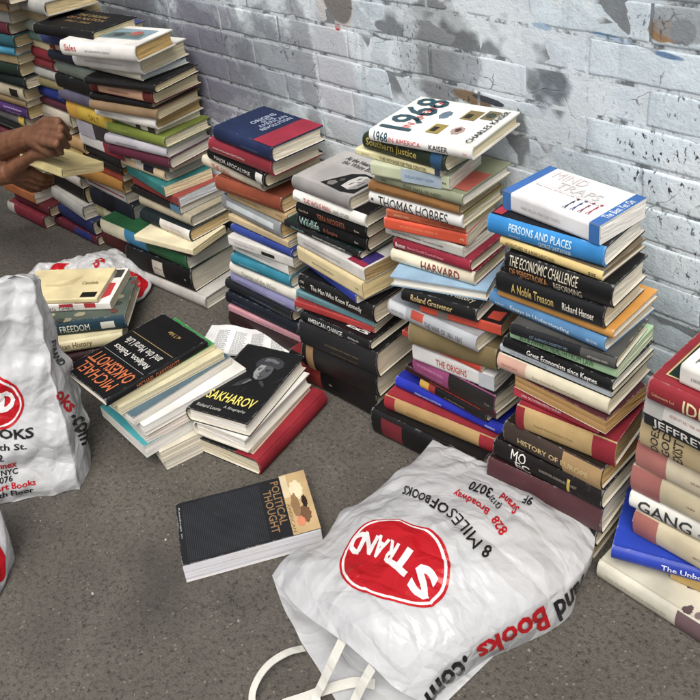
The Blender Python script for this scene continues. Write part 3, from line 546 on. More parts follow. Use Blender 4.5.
SB = [
 (61,219,97,237,242,'red and blue hardcover on the ground','#5c1c2a',dict(L=.22,T=.02,bands=[(.5,.9,'#27306e')])),
 (66,207,92,222,230,'navy blue hardcover','#232b58',dict(L=.2,T=.03,pg='#c2bca8')),
 (53,187,82,207,216,'grey white hardcover','#b6b4ac',dict(L=.2,T=.03,pg='#c9c4b4',sq=[(.2,.7,.35,.6,'#8a8880')])),
 (62,176,84,188,199,'black hardcover with cream pages','#1f1c1b',dict(L=.185,T=.032,pg='#c9bb90')),
 (58,166,80,178,186,'dark red topped hardcover','#b9b2a8',dict(L=.185,T=.024,top='#5c1c20',pg='#bdb6a4')),
 (58,154,79,164,171,'brown hardcover','#4a3826',dict(L=.185,T=.024)),
 (57,140,79,150,157,'dun paperback','#8a7a58',dict(hard=0,L=.185,T=.02)),
 (56,126,78,136,143,'cream yellow paperback','#c9ae5e',dict(hard=0,L=.185,T=.022,pg='#b9a468')),
 (45,105,77,118,127,'tan orange hardcover','#b08a58',dict(L=.2,T=.026,sq=[(.2,.7,.4,.6,'#7a5c36')],pg='#a98c60')),
 (36,92,61,101,107,'slate hardcover','#343a44',dict(L=.2,T=.02)),
 (27,75,62,86,95,'beige white hardcover with black underside','#bdb29e',dict(L=.21,T=.03,bot='#22252c',sq=[(.2,.6,.4,.6,'#857c6c')])),
 (34,69,61,78,83,'maroon hardcover','#4e2030',dict(L=.19,T=.018)),
 (24,54,56,64,72,'royal blue hardcover','#1f337e',dict(L=.205,T=.024,sq=[(.1,.5,.4,.6,'#7d8cc0'),(.88,.94,.3,.7,'#7d8cc0')],pg='#b9b6ac')),
 (24,46,56,54,59,'olive brown hardcover','#7a7048',dict(L=.205,T=.018)),
 (24,40,57,49,54,'light grey hardcover','#a8a8a2',dict(L=.205,T=.018,pg='#a8a096')),
 (16,29,46,38,43,'dark red hardcover with tanned pages','#74222a',dict(L=.19,T=.018)),
 (16,24,46,33,38,'crimson hardcover','#82242e',dict(L=.2,T=.02,pg='#c5b890')),
 (21,20,47,28,31,'cream paperback','#c9b88c',dict(hard=0,L=.18,T=.014)),
 (21,15,47,22,27,'dull teal hardcover','#5a7a72',dict(L=.18,T=.016)),
 (19,8,48,16,22,'grey green hardcover','#8f9a86',dict(L=.19,T=.022,pg='#c9b07c')),
 (17,2,47,10,16,'tan paperback','#a8946c',dict(hard=0,L=.19,T=.022,pg='#cfb684')),
 (14,-6,44,2,8,'pale grey hardcover','#a3a39c',dict(L=.19,T=.024,pg='#cdbb92')),
]
SA = [
 (20,206,43,217,226,'red and white hardcover on the ground','#7c2230',dict(L=.2,T=.03,bands=[(0,.2,'#c9c2b8')],pg='#bdb4a0')),
 (25,194,48,205,211,'wine red hardcover','#5a1c24',dict(L=.19,T=.024,pg='#a8977a')),
 (18,187,33,194,201,'orange paperback','#b0622a',dict(hard=0,L=.18,T=.026,pg='#bdb8aa')),
 (16,175,33,184,190,'black hardcover','#1d1b1c',dict(L=.19,T=.02)),
 (14,160,32,170,177,'brown book','#5a4432',dict(L=.19,T=.028)),
 (10,147,30,156,163,'grey hardcover','#6d6a64',dict(L=.19,T=.028)),
 (8,135,28,143,150,'cream paperback','#b5a888',dict(hard=0,L=.19,T=.028)),
 (4,124,27,131,137,'dusty grey cream hardcover','#8d887c',dict(L=.2,T=.024)),
 (2,116,27,124,130,'maroon hardcover','#54222c',dict(L=.205,T=.022,pg='#b9b09a')),
 (0,108,21,116,122,'charcoal hardcover with pale lettering','#2a2c2e',dict(L=.2,T=.024,sq=[(.3,.9,.4,.6,'#8d8d88')],pg='#b8a772')),
 (-2,97,21,106,112,'grey black book with a yellow tail','#6a6a68',dict(L=.2,T=.024,bands=[(.85,1,'#c9a92a')])),
 (-4,86,23,94,101,'purple hardcover with white lettering','#4c2c66',dict(L=.205,T=.026,sq=[(.45,.9,.55,.8,'#cbb9d8'),(.5,.85,.2,.42,'#cbb9d8')],pg='#c9b684')),
 (-4,78,21,85,90,'brown tan hardcover','#7a6644',dict(L=.2,T=.016)),
 (-4,66,18,72,83,'beige hardcover with a dark square label','#b0a488',dict(L=.2,T=.03,bands=[(.68,.88,'#2a241e',.2,.75)],pg='#c2b28c')),
 (-8,52,19,59,65,'black green hardcover','#1c2a26',dict(L=.2,T=.024,pg='#bdb6a2')),
 (-8,46,14,50,58,'dark green hardcover with curled white pages','#24382e',dict(L=.2,T=.026,pg='#c5b894')),
 (-8,40,13,44,49,'drab tan paperback','#9a875e',dict(hard=0,L=.2,T=.018,pg='#bdb598')),
 (-8,33,11,36,41,'sky blue hardcover','#3a8fae',dict(L=.2,T=.018)),
 (-8,25,11,28,35,'deep teal hardcover','#1d5058',dict(L=.2,T=.024,pg='#a89a78')),
 (-10,15,6,18,24,'wine hardcover','#5c1f2e',dict(L=.19,T=.024,pg='#b3ab94')),
 (-10,6,7,9,15,'grey paperback','#8a8a82',dict(hard=0,L=.19,T=.024,pg='#b3ab94')),
 (-10,-2,7,1,7,'tan hardcover','#9c7a50',dict(L=.19,T=.022)),
 (-10,-10,7,-7,-1,'dark brown hardcover','#4a382a',dict(L=.19,T=.022)),
]
S6 = [
 (598.5,574,675,623,585,'old cream jacketed book with a crowd picture, on the ground','#cfcab6',dict(m='l',L=.245,W=.155,floor=1,top='#cbc5ae',sq=[(.06,.45,.35,.65,'#a39c84')],
    ttx=[('WE',.26,.38,.4,.7,'#8f8a76',0),('THE',.06,.14,.55,.85,'#8f8a76',90)],patch=[('r',.06,.4,.3,.34,'#aaa48e')]+[('e',.43+.3*random.random()+.2*random.random(),.03+.6*random.random(),.016+.012*random.random(),.04,random.choice(['#5a4548','#7a6468','#4a3a40','#8d7a7c'])) for _ in range(60)],bands=[(.5,1,'#6d5558')])),
 (671,570,720,592,580,'yellow tan paperback, mostly covered','#b8964a',dict(m='l',hard=0,L=.14,W=.08,floor=1,T=.012)),
 (612,545.5,699,569,552,'bright blue book with white title, turned outward','#1c3aa8',dict(m='l',L=.225,W=.15,floor=1,T=.016,top='#1b3fb4',kind='gloss',tx=[('The Unbought Grace',.3,.8,.3,.75,'#dfe4f4')],ttx=[('The U',.08,.2,.35,.75,'#e9ecf6',90)],patch=[('p',[(.3,.3),(.305,.3),(.305,.7),(.3,.7)],'#cfd6ee'),('p',[(.3,.3),(.9,.3),(.9,.305),(.3,.305)],'#cfd6ee')])),
 (636,504,700,539,521,'torn cream volume with a red head, lowest of three alike','#cdbf9c',dict(m='l',L=.225,W=.14,T=.03,bands=[(0,.16,'#ac655a')],sq=[(.4,.46,.2,.8,'#6d6248'),(.56,.62,.2,.8,'#6d6248'),(.75,.9,.2,.8,'#6d6248')],round=1)),
 (632,479.5,700,512,492,'white book with big black capitals','#e2dfd4',dict(m='l',L=.225,W=.135,T=.021,tx=[('GANG',.06,.4,.15,.8,'#2a2c28'),('of',.44,.5,.35,.65,'#55584e'),('FIVE',.58,.86,.15,.8,'#2a2c28')])),
 (633.5,460,700,492,479,'torn cream volume with a red head, middle of three alike','#cbbd98',dict(m='l',L=.225,W=.14,T=.031,bands=[(.0,.19,'#a8625a')],sq=[(.36,.42,.2,.8,'#6d6248'),(.5,.56,.2,.8,'#6d6248'),(.75,.9,.2,.8,'#6d6248')],round=1)),
 (639,434,700,464,458,'torn cream volume with a red head, highest of three alike','#cfc2a2',dict(m='l',L=.22,W=.135,T=.031,bands=[(.0,.2,'#ac665c')],sq=[(.36,.42,.2,.8,'#6d6248'),(.55,.61,.2,.8,'#6d6248'),(.78,.9,.2,.8,'#6d6248')],round=1)),
 (643,416,700,444,432,'tan thick book with upright black lettering','#bfa878',dict(m='l',L=.225,W=.14,T=.032,tx=[('DOES',.07,.12,.08,.92,'#26221a','v'),('GOD',.14,.19,.08,.92,'#26221a','v'),('EXIST?',.21,.27,.08,.92,'#26221a','v'),('HANS',.4,.45,.08,.92,'#26221a','v'),('KUNG',.47,.52,.08,.92,'#26221a','v')])),
 (647,394,700,420,412,'white jacketed book with a black and white photograph','#2f3032',dict(m='l',L=.22,W=.14,T=.032,top='#e4e2da',tx=[('JEFFREY',.06,.4,.1,.45,'#e6e4dc')],bands=[(0,.12,'#b9b7b0',.5,.98),(.12,.8,'#d8d5cc',.55,.98),(.5,.62,'#77777a',.05,.5),(.7,.85,'#8d8d8c',.1,.5)],sq=[(.16,.6,.62,.9,'#a2544e')],ttx=[('Appeasement',.15,.5,.1,.25,'#b0443c',0)])),
 (650,377,700,399,385,'red hardcover with a green panel and gold lettering','#8c1c28',dict(m='l',L=.235,W=.16,T=.023,top='#8c1c28',tx=[('IDEAS',.2,.42,.2,.75,'#e0d3a6')],sq=[(.03,.17,.35,.6,'#c9a070')],patch=[('r',.05,.95,.1,.95,'#c9b27a',1),('r',.06,.94,.115,.94,'#1e3a30',2)],ttx=[('IDEAS AND',.14,.5,.5,.62,'#c9b27a',0),('OPINIONS',.14,.46,.3,.42,'#c9b27a',0)],pg='#cfc6ae')),
 (681,364,720,381,377,'white paperback with fine lettering','#e3e0d6',dict(m='l',hard=0,L=.19,W=.12,T=.019,top='#e6e3da',sq=[(.08,.16,.2,.8,'#4a4a48')],ttx=[('The Making',.06,.14,.1,.9,'#55544e',90),('of Modern',.2,.27,.1,.8,'#55544e',90)])),
]
F4 = [
 (60,357,126,343,366,'maroon hardcover on the ground','#3c1a20',dict(floor=1,L=.22,W=.15,T=.025)),
 (55,343,122,332,347,'cream history book with brown lettering','#d3c79a',dict(floor=1,L=.235,W=.155,tx=[('American History',.3,.72,.35,.85,'#6a5230'),('Fort the Poor',.4,.72,.08,.3,'#8d7650')],sq=[],T=.03,pg='#cfc6ae')),
 (42,324,124.6,315,330,'dark teal hardcover with pale capitals and patterned cover','#1c3a48',dict(floor=1,L=.245,W=.16,T=.034,top='#4f5a50',tx=[('CRY OF FREEDOM',.19,.68,.25,.74,'#d9d6c6')],bands=[(.78,.9,'#cfcdbf',.25,.75)],
    patch=[('e',random.random(),random.random(),.03+.02*random.random(),.05,random.choice(['#8f8a70','#3a4038','#a39878','#6a3a34','#2c3a44'])) for _ in range(40)])),
 (40,305,109.7,302,310,'white book splashed with red','#e0dbd2',dict(floor=1,hard=0,L=.21,W=.14,T=.02,tx=[('CHANGING TIMES',.05,.6,.2,.6,'#3a3634')],bands=[(.14,.24,'#b8242c',.6,.98),(.45,.6,'#b8242c',.6,.98),(.72,.84,'#b8242c',.4,.98)],
    patch=[('p',[(.62,0),(.8,0),(.96,.2),(.95,.55),(.7,.6),(.62,.3)],'#b8242c'),('p',[(.86,.7),(.97,.72),(.97,.95),(.86,.95)],'#3a3836')])),
 (36,300,97,298,303,'cream paperback with a faint bird drawing','#dccb94',dict(floor=1,hard=0,L=.19,W=.125,T=.012,top='#decd98',patch=[('p',[(.25,.45),(.45,.52),(.65,.75),(.6,.5),(.45,.4)],'#c9b682'),('r',.78,.96,.04,.2,'#221f1c',2)],ttx=[('Candide',.7,.9,.45,.55,'#8d7f50',0)])),
]
stack(S5, 'the blue-banded paperback\'s stack', 'books stacked under the white blue-banded paperback', plane=0.836)
stack(S4, 'the big 1968 book\'s stack', 'books stacked under the big 1968 book', plane=0.85)
stack(S3, 'the grey portrait book\'s stack', 'books stacked under the grey portrait book', plane=0.843)
stack(S2, 'the navy-red book\'s stack', 'books stacked under the navy and red book', plane=0.843)
stack(S1, 'the white picture book\'s stack', 'books stacked under the white picture-cover book', plane=(.873, .828))
stack(S0, 'the yellow spine\'s stack', 'books of the far stack with the yellow spine', plane=(.86, .812))
stack(SB, 'stack behind the hands', 'books of the far stack behind the hands', plane=(.85, .805))
stack(SA, 'the leftmost stack', 'books of the leftmost stack', plane=(.8, .76))
for r in S6: r[7].pop('z', None)
stack(S6, 'the rightmost stack', 'books of the rightmost stack', plane=0.82)
stack(F4, 'pile by the red-white bag', 'books piled by the red and white bag')
# ------------------------------------------------------------------ books lying on the pavement
PILE1 = [
 (165,461,238,425,470,'cream paged paperback on the ground','#b9b1a0',dict(hard=0,pg='#d6cfc0')),
 (160,453,236,415,463,'thick cream paged paperback','#c6bda8',dict(hard=0,pg='#d4ccb8')),
 (144,447,236,392,458,'teal covered book with white pages','#2a8f96',dict(top='#2b98a0',hard=0,pg='#dcd9d2',W=.165)),
 (145,435,236,386,444,'pinkish white book','#d2c6bd',dict(hard=0,pg='#dcd2c8',W=.15)),
 (144,427,232,377,436,'white pamphlet with a black lower edge','#e0ddd6',dict(hard=0,bot='#222222',pg='#e4e1da',W=.15)),
 (133,418,227,359,426,'glossy grey photograph covered book','#8d999f',dict(hard=0,top='#4c6674',kind='gloss',pg='#d9d5cc',W=.14,patch=[('e',.15,.2,.06,.1,'#5a4a42'),('r',.05,.14,.3,.7,'#d9d6d0')])),
 (119.5,409,212,359,415,'cream edged paperback','#d4cca6',dict(hard=0,pg='#d8cfae',W=.14)),
 (112,402,205,350,408,'green covered paperback','#d8d6c2',dict(hard=0,top='#1f8a38',pg='#ddd5b4',W=.14)),
 (105,400,202,343,407,'black hardcover with orange and white lettering','#17161a',dict(W=.145,top='#151417',pg='#dad6cc',
   tx=[('MICHAEL OAKESHOTT',.28,.7,.2,.75,'#b5663a')],
   ttx=[('MICHAEL',.06,.18,.12,.9,'#c4693c',90),('OAKESHOTT',.2,.33,.06,.94,'#c4693c',90),('Religion, Politics',.42,.5,.12,.88,'#d6d3cc',90),('and the Moral Life',.53,.61,.12,.88,'#d6d3cc',90),('ed. T. Fuller',.84,.88,.3,.55,'#a98c50',90)],
   patch=[('r',.375,.38,.04,.96,'#8f8d88',2),('r',.665,.67,.04,.96,'#a98c50',2)])),
]
for r in PILE1[:-1]: r[7]['rev'] = 1
for r in PILE1: r[7].update(floor=1, m='l', L=r[7].get('L', .215)); r[7].setdefault('W', .14)
stack(PILE1, 'the orange-lettered black hardcover\'s pile', 'books piled under the orange-lettered black hardcover')
PILE2 = [
 (257,461,324,391,474,'black and red quarter bound hardcover on the ground','#8e1826',dict(m='l',far=(196,437),top='#232624',patch=[('r',0,1,0,.36,'#931a28')],pg='#d2c8ae',cloth=1,T=.034)),
 (262,372,203,432,439,'thin tan paperback','#b09a70',dict(m='r',hard=0,W=.11,T=.012,L=.19)),
 (260,358,194,421,431,'white hardcover with an oval mark','#dedbd2',dict(m='r',pg='#e6e2d8',far=(253,432),T=.03)),
 (247.7,343,187,407,419,'black hardcover with a pencil portrait and yellow title','#161719',dict(m='r',far=(251,419),top='#15161a',pg='#e4e0d6',T=.03,
   ttx=[('SAKHAROV',.71,.83,.12,.9,'#e3d56a',90),('A Biography',.87,.91,.5,.86,'#a9a9a2',90),('Richard Lourie',.91,.95,.1,.5,'#a9a9a2',90)],
   patch=[('p',[(.17,.42),(.12,.52),(.11,.66),(.15,.8),(.22,.84),(.27,.8),(.25,.66),(.26,.52),(.3,.44),(.24,.4)],'#33353a'),('p',[(.15,.5),(.14,.62),(.17,.74),(.2,.72),(.18,.6),(.2,.5)],'#5f6266',2),
    ('p',[(.25,.5),(.24,.62),(.255,.72),(.33,.745),(.4,.73),(.45,.67),(.465,.6),(.44,.53),(.38,.48),(.31,.47)],'#4b4d50'),
    ('p',[(.255,.5),(.25,.585),(.33,.59),(.4,.6),(.455,.61),(.44,.54),(.38,.49),(.31,.48)],'#8b8c8b',2),('p',[(.3,.495),(.29,.56),(.303,.56),(.312,.5)],'#26272a',3),('p',[(.3,.62),(.295,.7),(.308,.7),(.312,.63)],'#222326',3),
    ('p',[(.32,.505),(.318,.55),(.33,.55),(.332,.51)],'#3a3b3e',3),('p',[(.32,.635),(.318,.68),(.328,.68),(.332,.64)],'#2a2b2e',3),('p',[(.31,.59),(.385,.565),(.39,.615),(.38,.6)],'#55575a',3),('p',[(.41,.56),(.407,.66),(.416,.65),(.418,.57)],'#2f3033',3),
    ('p',[(.45,.5),(.5,.42),(.56,.37),(.62,.34),(.585,.45),(.52,.53)],'#303236',2),('p',[(.465,.66),(.5,.7),(.54,.8),(.5,.78),(.46,.72)],'#3a3c40',2),('p',[(.47,.52),(.55,.46),(.56,.48),(.48,.56)],'#6a6c6f',3)])),
]
for r in PILE2: r[7]['floor'] = 1
stack(PILE2, 'the yellow-titled portrait book\'s pile', 'books piled under the yellow-titled portrait book')
lines = [('r', .37+.014*i, .376+.014*i, .06, .97, '#303338', 1) for i in range(42)]
ONE = [(182,566,321,528,583,'x','#2b2d31',dict(m='l',rev=1,floor=1,hard=0,flat=1,kind='matte',far=(307,469),top='#26282c',pg='#d9d8dc',
   label='dark political theory paperback with a tan photograph strip, lying alone on the asphalt',
   patch=lines+[('r',0,.2,0,1,'#b89a68'),('e',.1,.3,.05,.16,'#d8c6a0',2),('e',.08,.72,.045,.14,'#6a4a30',2),('e',.13,.55,.03,.2,'#8a6a42',2),('r',.15,.2,.02,.4,'#cbb890',3),('e',.06,.52,.02,.1,'#3a2a1e',3),('e',.12,.82,.03,.08,'#c87850',3)],
   ttx=[('AMERICAN',.17,.195,.5,.96,'#7a5a3a',90),('POLITICAL',.215,.275,.08,.8,'#8a6a48',90),('THOUGHT',.285,.345,.2,.9,'#8a6a48',90),('Readings in',.97,.985,.1,.6,'#a9a9a6',90)]))]
stack(ONE, 'asphalt', None)

# an open booklet, its printed pages up, half under the portrait book's pile
bk = empty('open_booklet', tuple(at(246, 342)[:2])+(0,))
tag(bk, 'open white booklet with columns of fine print, lying behind the yellow-titled portrait book', 'booklet')
q = [at(212, 325, .03), at(291, 333.5, .03), at(293, 356, .012), at(196, 352, .012)]
o0 = np.array(bk.location)
def bil(u, v): p = (q[0]*(1-u)+q[1]*u)*(1-v)+(q[3]*(1-u)+q[2]*u)*v; p = p-o0; p[2] += .006*math.sin(math.pi*u*2)**2*(1-v); return p
me = Mesh(); paper = page_mat('#e2e2de')
G = [[tuple(bil(i/16, j/8)) for j in range(9)] for i in range(17)]
me.grid(G, cover_mat('#e0e1de', 'matte'), True, True); me.grid([[(p[0], p[1], p[2]-.006) for p in r] for r in G], paper, False)
for k, fl in ((0, True), (-1, False)):
    me.grid([[r[k] for r in G], [(r[k][0], r[k][1], r[k][2]-.006) for r in G]], paper, False, fl)
    me.grid([G[k], [(p[0], p[1], p[2]-.006) for p in G[k]]], paper, False, not fl)
ik = ink_mat('#85878a'); rl = random.Random(5)
for c0 in (.14, .34, .54, .77):
    wd = .15
    for L_ in range(22):
        v = .2+L_*.036; u = c0
        while u < c0+wd-.01:
            w_ = rl.uniform(.012, .035)
            if u+w_ > c0+wd: break
            P = [bil(u, v), bil(u+w_, v), bil(u+w_, v+.017), bil(u, v+.017)]
            me.add([(p[0], p[1], p[2]+.0006) for p in P], [[0, 1, 2, 3]], ik); u += w_+.006
me.build('pages', bk)

# ------------------------------------------------------------------ the painted brick wall
ROW_H, BR_L = .0563, .19
def wall_material(mortar=False):
    m, nt, b = newmat('painted_mortar' if mortar else 'painted_brick'); L = nt.links
    tc = nt.nodes.new('ShaderNodeTexCoord'); co = tc.outputs['Object']
    sp = nt.nodes.new('ShaderNodeSeparateXYZ'); L.new(co, sp.inputs[0]); X, Z = sp.outputs['X'], sp.outputs['Z']
    big = noise_(nt, co, 2.6, 4, .6, .6); mid = noise_(nt, co, 9, 5, .65, .8); fine = noise_(nt, co, 70, 5, .7); spk = noise_(nt, co, 230, 3, .6); wob = noise_(nt, co, 20, 7, .72, .6)
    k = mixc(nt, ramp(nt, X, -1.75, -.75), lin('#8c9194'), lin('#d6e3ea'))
    k = mixc(nt, ramp(nt, big, .42, .62), k, lin('#b2bec5'))
    k = mixc(nt, mth(nt, 'MULTIPLY', ramp(nt, mid, .5, .72), .6), k, lin('#d8e2e6'))
    k = mixc(nt, mth(nt, 'MULTIPLY', ramp(nt, fine, .5, .8), .35), k, lin('#6d727a'))
    peel = noise_(nt, co, 3.4, 9, .68, .9)
    k = mixc(nt, mth(nt, 'MULTIPLY', ramp(nt, peel, .545, .56), .75), k, lin('#dbe3e6'))
    k = mixc(nt, mth(nt, 'MULTIPLY', mth(nt, 'SUBTRACT', 1, ramp(nt, peel, .36, .4)), .2), k, lin('#8b9499'))
    drip = noise_(nt, objco(nt, (30, 30, 1.6)), 1.0, 5, .7)
    k = mixc(nt, mth(nt, 'MULTIPLY', ramp(nt, drip, .56, .7), .3), k, lin('#6e757a'))
    def blob(k, cx, cz, rx, rz, col, ang=0, soft=.12, amt=1.0, wob_=.55, extra=None):
        dx = mth(nt, 'SUBTRACT', X, cx); dz = mth(nt, 'SUBTRACT', Z, cz); c, s = math.cos(ang), math.sin(ang)
        u = mth(nt, 'ADD', mth(nt, 'MULTIPLY', dx, c/rx), mth(nt, 'MULTIPLY', dz, s/rx))
        v = mth(nt, 'ADD', mth(nt, 'MULTIPLY', dx, -s/rz), mth(nt, 'MULTIPLY', dz, c/rz))
        r = mth(nt, 'SQRT', mth(nt, 'ADD', mth(nt, 'MULTIPLY', u, u), mth(nt, 'MULTIPLY', v, v)))
        r = mth(nt, 'ADD', r, mth(nt, 'MULTIPLY', mth(nt, 'SUBTRACT', wob, .5), wob_*3.2))
        f = mth(nt, 'SUBTRACT', 1.0, ramp(nt, r, 1-soft, 1+soft))
        if amt != 1: f = mth(nt, 'MULTIPLY', f, amt)
        if extra is not None: f = mth(nt, 'MULTIPLY', f, extra)
        return mixc(nt, f, k, lin(col))
    k = blob(k, -1.56, .5, .16, .2, '#5f5b6c', .2, .3, .75)
    k = blob(k, -1.36, .57, .14, .1, '#70757b', 0, .3, .7)
    k = blob(k, -1.85, .62, .14, .1, '#55565c', 0, .3, .8)
    k = blob(k, -1.7, .43, .05, .11, '#c2bfc4', .5, .2, .7)
    k = blob(k, -1.165, .58, .055, .14, '#b9bdc2', .12, .12, .9, .3)
    k = blob(k, -1.25, .6, .03, .16, '#8e9297', .1, .2, .8)
    k = blob(k, -.915, .665, .085, .085, '#7b7e81', .3, .05, .95, .2)
    k = blob(k, -.985, .655, .026, .12, '#c3cbcf', .1, .3, .7, .9)
    k = blob(k, -.985, .67, .03, .08, '#3f454b', .1, .4, .85, .9, ramp(nt, noise_(nt, objco(nt, (160, 160, 90)), 1.0, 4, .7), .56, .62))
    k = blob(k, -1.15, .72, .05, .052, '#c6c4c2', .35, .04, .9, .1)
    k = blob(k, -1.14, .727, .036, .044, '#75716d', .35, .04, .95, .1)
    k = blob(k, -1.146, .675, .007, .006, '#a02c34', 0, .1, 1, .2)
    k = blob(k, -.75, .62, .12, .09, '#b4bcc4', 0, .3, .5)
    k = blob(k, -.7, .645, .034, .026, '#77899b', .6, .08, 1, .6)
    k = blob(k, -.665, .622, .035, .022, '#bfc6cb', .2, .1, .8, .5)
    k = blob(k, -.85, .602, .04, .011, '#7d6a55', -.1, .1, 1, .5)
    k = blob(k, -.815, .605, .03, .005, '#40444a', -.1, .1, 1, .6)
    k = blob(k, -.535, .752, .026, .015, '#94795a', .1, .08, 1, .6)
    k = blob(k, -.512, .754, .016, .016, '#5a5f66', .1, .1, 1, .6)
    k = blob(k, -.49, .77, .06, .03, '#8d9295', .1, .08, .8, .4)
    k = blob(k, -.72, .734, .016, .0045, '#3f7fb4', -.1, .2, .9, .5)
    k = blob(k, -.61, .733, .03, .004, '#4d86b6', -.1, .2, .8, .5)
    k = blob(k, -.53, .722, .02, .004, '#4d6f96', -.1, .2, .9, .5)
    st = ramp(nt, noise_(nt, objco(nt, (150, 150, 75)), 1.0, 3, .6), .585, .63)
    for cx, cz, rx, rz, a in ((-.53, .6, .07, .022, .95), (-.53, .545, .07, .02, .95), (-.57, .585, .04, .01, .9), (-.5, .655, .03, .03, .8), (-.46, .44, .03, .06, .9), (-.63, .65, .03, .012, .6), (-.56, .76, .03, .02, .7), (-.5, .5, .05, .02, .7), (-1.5, .6, .06, .02, .6), (-.88, .6, .05, .01, .8), (-1.3, .62, .05, .02, .7), (-.85, .66, .02, .03, .7)):
        k = blob(k, cx, cz, rx, rz, '#22252b', -.1, .35, a, .7, st)
    # flakes and cracks
    vo = N(nt, 'ShaderNodeTexVoronoi', feature='DISTANCE_TO_EDGE', Scale=7.0)
    wv = nt.nodes.new('ShaderNodeVectorMath'); wv.operation = 'ADD'; nz = N(nt, 'ShaderNodeTexNoise', Scale=11.0, Detail=5.0); L.new(co, nz.inputs['Vector'])
    sc = nt.nodes.new('ShaderNodeVectorMath'); sc.operation = 'SCALE'; sc.inputs['Scale'].default_value = .13; L.new(nz.outputs['Color'], sc.inputs[0])
    L.new(co, wv.inputs[0]); L.new(sc.outputs[0], wv.inputs[1]); L.new(wv.outputs[0], vo.inputs['Vector'])
    crack = mth(nt, 'MULTIPLY', mth(nt, 'SUBTRACT', 1, ramp(nt, vo.outputs['Distance'], .002, .011)), ramp(nt, mid, .52, .6))
    k = mixc(nt, mth(nt, 'MULTIPLY', crack, .65), k, lin('#3c4046'))
    flake = mth(nt, 'MULTIPLY', ramp(nt, noise_(nt, co, 42, 5, .75, 1.5), .66, .69), .7)
    k = mixc(nt, flake, k, lin('#50555c'))
    # the wall colour darkens towards the pavement
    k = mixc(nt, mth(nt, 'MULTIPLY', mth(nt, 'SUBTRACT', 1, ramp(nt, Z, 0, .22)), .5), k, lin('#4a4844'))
    if mortar:
        fz = mth(nt, 'ABSOLUTE', mth(nt, 'SUBTRACT', mth(nt, 'FRACT', mth(nt, 'DIVIDE', Z, ROW_H)), .5))
        bed = ramp(nt, fz, .43, .45); jn = noise_(nt, co, 30, 5, .7)
        dark = mth(nt, 'ADD', mth(nt, 'MULTIPLY', mth(nt, 'MULTIPLY', ramp(nt, jn, .5, .6), .8), bed), mth(nt, 'MULTIPLY', mth(nt, 'SUBTRACT', 1, bed), mth(nt, 'MULTIPLY', ramp(nt, noise_(nt, co, 7, 3, .6), .5, .56), .7)))
        k = mixc(nt, dark, mixc(nt, .45, k, lin('#d3dadd')), lin('#33373b'))
    L.new(k, b.inputs['Base Color']); b.inputs['Roughness'].default_value = .62; b.inputs['Specular IOR Level'].default_value = .35
    h = mth(nt, 'ADD', mth(nt, 'MULTIPLY', fine, .5), mth(nt, 'MULTIPLY', spk, .25)); h = mth(nt, 'ADD', h, mth(nt, 'MULTIPLY', wob, .8))
    h = mth(nt, 'SUBTRACT', h, mth(nt, 'MULTIPLY', mth(nt, 'ADD', flake, crack), .35))
    bp = N(nt, 'ShaderNodeBump', Strength=.6, Distance=.004); L.new(h, bp.inputs['Height']); L.new(bp.outputs[0], b.inputs['Normal'])
    return m
wm = Mesh(); MB_, MM_ = wall_material(), wall_material(True)
X0, X1, ZT = -7.0, 2.4, 3.2
rw = random.Random(3)
nr = int(ZT/ROW_H)
for r in range(nr):
    off = -.645 if r % 2 == 0 else -.555
    i0 = math.floor((X0-off)/BR_L); i1 = math.ceil((X1-off)/BR_L)
    for i in range(i0, i1):
        xa = off+i*BR_L; xb = xa+BR_L; g = .0014; gz = .0024
        z0, z1 = r*ROW_H+gz, (r+1)*ROW_H-gz
        xa += g+rw.uniform(-.0015, .0015); xb -= g+rw.uniform(-.0015, .0015)
        near = -3.2 < xa < .6 and r < 18
        nx, nz_ = (8, 3) if near else (1, 1)
        yf = WALL_Y+rw.uniform(-.0012, .0006); bv = .003; yb = WALL_Y+.012; tilt = rw.uniform(-.001, .001)
        rows = []
        xs_ = [xa, xa+bv*.4, xa+bv*1.5]+[xa+bv*1.5+(xb-xa-3*bv)*j/nx for j in range(1, nx)]+[xb-bv*1.5, xb-bv*.4, xb]
        zs_ = [z0, z0+bv*.4, z0+bv*1.5]+[z0+bv*1.5+(z1-z0-3*bv)*j/nz_ for j in range(1, nz_)]+[z1-bv*1.5, z1-bv*.4, z1]
        for a, x in enumerate(xs_):
            row = []
            for c, z in enumerate(zs_):
                ea = 2-min(2, min(a, len(xs_)-1-a)); ec = 2-min(2, min(c, len(zs_)-1-c)); e_ = max(ea, ec)
                y = (yf, yf+.0003, yf+.0019)[e_]+tilt*(z-z0)/(z1-z0)
                jx = jz = 0
                if near:
                    n3 = mnoise.noise_vector(Vector((x*38, r*3.1, z*38))); jx, jz = n3.x*.0016, n3.z*.0016; y += n3.y*.0011
                row.append((x+jx, y, z+jz))
            rows.append(row)
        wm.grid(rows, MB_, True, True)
# joint face behind the bricks
G = []
nxm = 420
for i in range(nxm+1):
    x = X0+(X1-X0)*i/nxm
    G.append([(x, WALL_Y+.0006+.0012*mnoise.noise(Vector((x*9, 0, z*9))), z) for z in [ZT*j/60 for j in range(61)]])
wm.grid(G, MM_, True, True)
wm.add([(X0, WALL_Y+.004, ZT), (X1, WALL_Y+.004, ZT), (X1, WALL_Y+.3, ZT), (X0, WALL_Y+.3, ZT), (X0, WALL_Y+.3, 0), (X1, WALL_Y+.3, 0), (X0, WALL_Y+.004, 0), (X1, WALL_Y+.004, 0)],
       [[0, 1, 2, 3], [3, 2, 5, 4], [0, 3, 4, 6], [1, 7, 5, 2]], MM_)
wall = wm.build('brick_wall'); tag(wall, 'brick wall under thick chipped grey-blue paint with faded mural patches, behind the books', 'wall')

